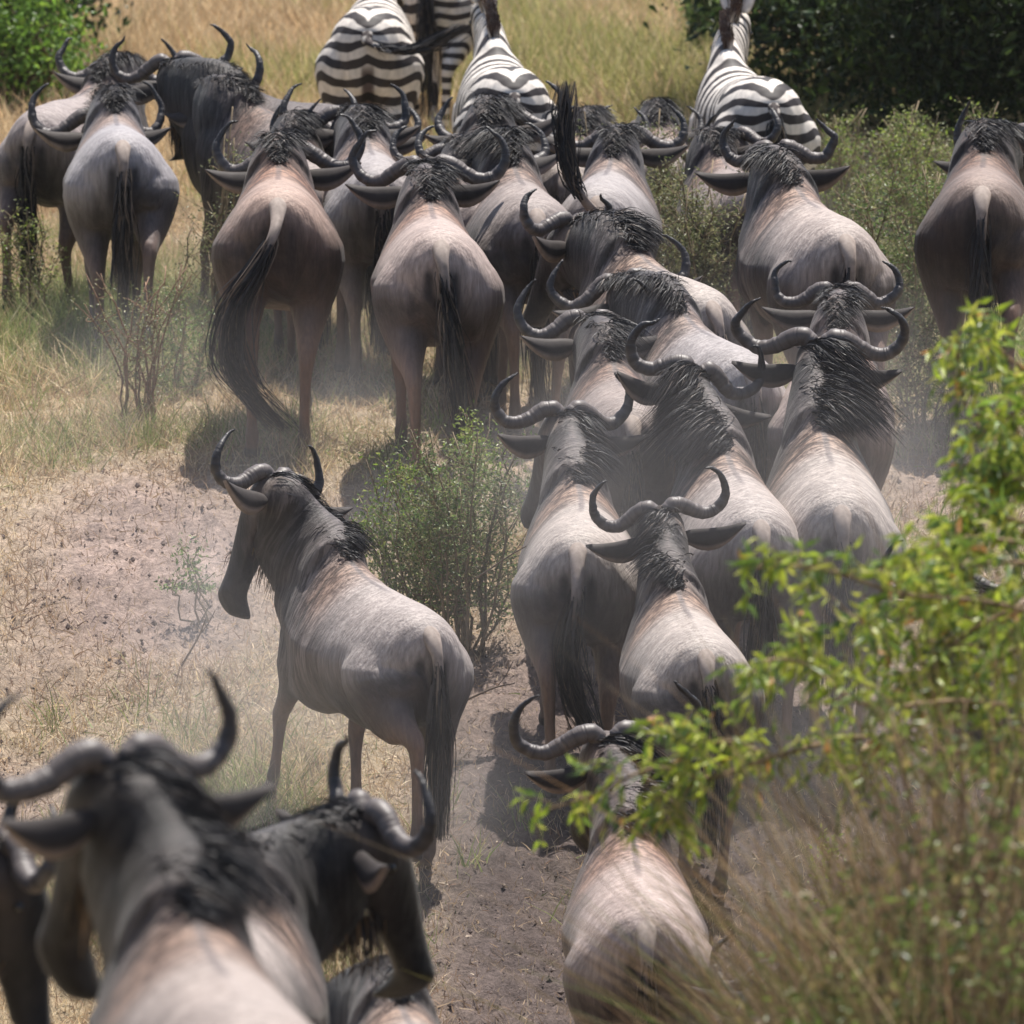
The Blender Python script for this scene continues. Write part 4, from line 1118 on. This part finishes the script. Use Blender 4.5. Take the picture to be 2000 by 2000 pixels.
# foreground grass ---------------------------------------------------------------
def clumps(cx, n, per, sx, sy):
    x = np.repeat(cx[:, 0], per) + rg.normal(0, sx, len(cx) * per); y = np.repeat(cx[:, 1], per) + rg.normal(0, sy, len(cx) * per)
    return x, y
KINDS = [([(.34, .23, .12), (.24, .15, .08), (.48, .36, .21)], .95, .22, 7), ([(.16, .10, .06), (.22, .14, .08), (.11, .075, .05)], .72, .45, 9), ([(.15, .20, .04), (.22, .25, .06), (.10, .13, .035)], .66, .42, 10),
         ([(.06, .05, .03), (.10, .08, .045)], .55, .6, 10), ([(.17, .15, .055), (.14, .10, .05)], .85, .30, 7)]  # darkest palette puts shadowed gaps among the blades into the colour
for ki, (cols, hf, tl, wd) in enumerate(KINDS):
    xs = []; ys = []; hs = []; lx = []; k = 0
    while k < 100:
        d = rg.uniform(26.5, 32.5); px = rg.uniform(1050, 2150)
        if rg.random() > .05 + .95 * sm(px, 1280, 1800): continue
        k += 1; m_ = int(rg.integers(12, 44))
        xs.append(X(px, d) + rg.normal(0, .06, m_)); ys.append(d + rg.normal(0, .08, m_))
        hs.append(rg.uniform(.3, 1.0, m_) * hf * (.66 + 1.15 * sm(px, 1350, 1800)) * rg.uniform(.65, 1.25)); lx.append(np.full(m_, rg.normal(-.04, .20)))
    x = np.concatenate(xs); y = np.concatenate(ys); lx = np.concatenate(lx)
    V0 = (np.stack([lx, 0 * lx], 0))
    grass('foreground_grass', x, y, np.concatenate(hs), tl, rg.uniform(.004, .0015 * wd + .002, len(x)), pal(cols, len(x), rg, .25), rg, m=7, lean=(lx, 0))
# leafy weeds standing in the foreground grass
for i, (px, d, h) in enumerate([(1690, 27.5, 1.25), (1790, 27.2, 1.15), (1880, 27.8, 1.45), (1540, 27.0, .85), (1965, 26.9, 1.35), (1330, 26.8, .70), (1640, 30.5, 1.2)]):
    shrub(['leafy weed in the dry grass, leftmost of the tall ones', 'low olive weed in the dry grass near the bottom edge', 'tallest olive weed in the dry grass under the leafy bush', 'small olive weed where the dry grass thins out',
           'olive weed in the dry grass at the right edge', 'tiny weed right of the lowest rump', 'weed standing at the back of the dry grass'][i], px, d, h, .42, 9, 10, 900, .048, [(.13, .19, .04), (.20, .25, .06), (.25, .20, .08), (.07, .10, .03)], 300 + i, twigcol=(.20, .13, .08), name='weed', cat='weed', group='weeds in the foreground grass')
cc = [(X(px, d), d) for px, d in zip(rg.uniform(-80, 150, 14), rg.uniform(30.0, 33, 14))]
x, y = clumps(np.array(cc), 14, 60, .05, .07)
grass('bank_grass', x, y, rg.uniform(.4, .95, len(x)), .18, rg.uniform(.004, .010, len(x)), pal([(.46, .35, .20), (.38, .26, .15), (.52, .42, .25), (.25, .24, .10)], len(x), rg), rg, m=6)

# dry fallen sticks
def stick(label, p0, p1, d, r=.006):
    a = at(*p0, d); b = at(*p1, d - .25); a[2] = max(a[2], float(gz(a[0], a[1])))
    P = crom(np.array([a, (a + b) / 2 + (.02, 0, .02), b]), 8); r0 = P[0].copy()
    so = Soup(); V, F = tube(P - r0, np.linspace(r, r * .4, 8), None, 6); so.add(V, F)
    V, F = tube(crom(np.array([P[4], P[4] + (.04, .02, .05), P[4] + (.07, .02, .11)]), 5) - r0, r * .4, None, 5); so.add(V, F)
    o = link('stick', make_mesh('stick', so.verts(), so.F, M['twig'], True, np.repeat([[.16, .12, .09]], so.n, 0))); o.location = r0
    tag(o, label, 'stick')
stick('thin dark stick poking up from the bare soil left of the open wildebeest', (355, 1300), (402, 1208), 46.6)
stick('pale stick reaching right from the green shrub toward the column', (905, 1370), (1005, 1335), 45.5)
stick('pale curved stick leaning out of the feathery green shrub', (930, 1130), (1040, 1060), 46.0, .005)

# ------------------------------------------------------------------ dusty air
def haze_box():
    m = bpy.data.materials.new('haze'); m.use_nodes = True; nt = m.node_tree
    nt.nodes.remove(nt.nodes['Principled BSDF'])
    v = nt.nodes.new('ShaderNodeVolumePrincipled')
    v.inputs['Color'].default_value = (.93, .90, .90, 1); v.inputs['Density'].default_value = HAZE; v.inputs['Anisotropy'].default_value = .2
    nt.links.new(v.outputs[0], nt.nodes['Material Output'].inputs['Volume'])
    x, y0, y1, z0, z1 = 14, -3, 92, -4.2, 7.2
    V = [(sx * x, y, z) for z in (z0, z1) for y in (y0, y1) for sx in (-1, 1)]
    F = [(0, 2, 3, 1), (4, 5, 7, 6), (0, 1, 5, 4), (2, 6, 7, 3), (0, 4, 6, 2), (1, 3, 7, 5)]
    tag(link('haze', make_mesh('haze', V, F, m, False)), kind='stuff')
HAZE = .00012
haze_box()

def dust_cloud():
    """dust kicked up round the legs of the column"""
    m = bpy.data.materials.new('dust'); m.use_nodes = True; nt = m.node_tree
    nt.nodes.remove(nt.nodes['Principled BSDF'])
    v = nt.nodes.new('ShaderNodeVolumePrincipled')
    v.inputs['Color'].default_value = (.93, .88, .86, 1); v.inputs['Anisotropy'].default_value = .2
    tc = nt.nodes.new('ShaderNodeTexCoord'); sx = nt.nodes.new('ShaderNodeSeparateXYZ'); nt.links.new(tc.outputs['Generated'], sx.inputs[0])
    n = noise_at(nt, tc.outputs['Object'], .9, (1, .6, 1), 2)
    def mul(a, b_):
        k = nt.nodes.new('ShaderNodeMath'); k.operation = 'MULTIPLY'
        for i, q in enumerate((a, b_)):
            if hasattr(q, 'links'): nt.links.new(q, k.inputs[i])
            else: k.inputs[i].default_value = q
        return k.outputs[0]
    f = mul(maprange(nt, n, .42, .62, 0, 1), maprange(nt, sx.outputs[2], .25, .95, 1, 0))
    for i in (0, 1):
        f = mul(f, mul(maprange(nt, sx.outputs[i], 0, .22, 0, 1), maprange(nt, sx.outputs[i], 1, .78, 0, 1)))
    nt.links.new(mul(f, DUST), v.inputs['Density']); nt.links.new(v.outputs[0], nt.nodes['Material Output'].inputs['Volume'])
    V = [(sx_ * 2.7, sy * 7.5, z) for z in (-1.6, 1.15) for sy in (-1, 1) for sx_ in (-1, 1)]
    F = [(0, 2, 3, 1), (4, 5, 7, 6), (0, 1, 5, 4), (2, 6, 7, 3), (0, 4, 6, 2), (1, 3, 7, 5)]
    o = link('dust_cloud', make_mesh('dust_cloud', V, F, m, False)); o.location = (.1, 49.5, 0)
    tag(o, kind='stuff')
DUST = .19
SC.cycles.volume_step_rate = 2.0
dust_cloud()
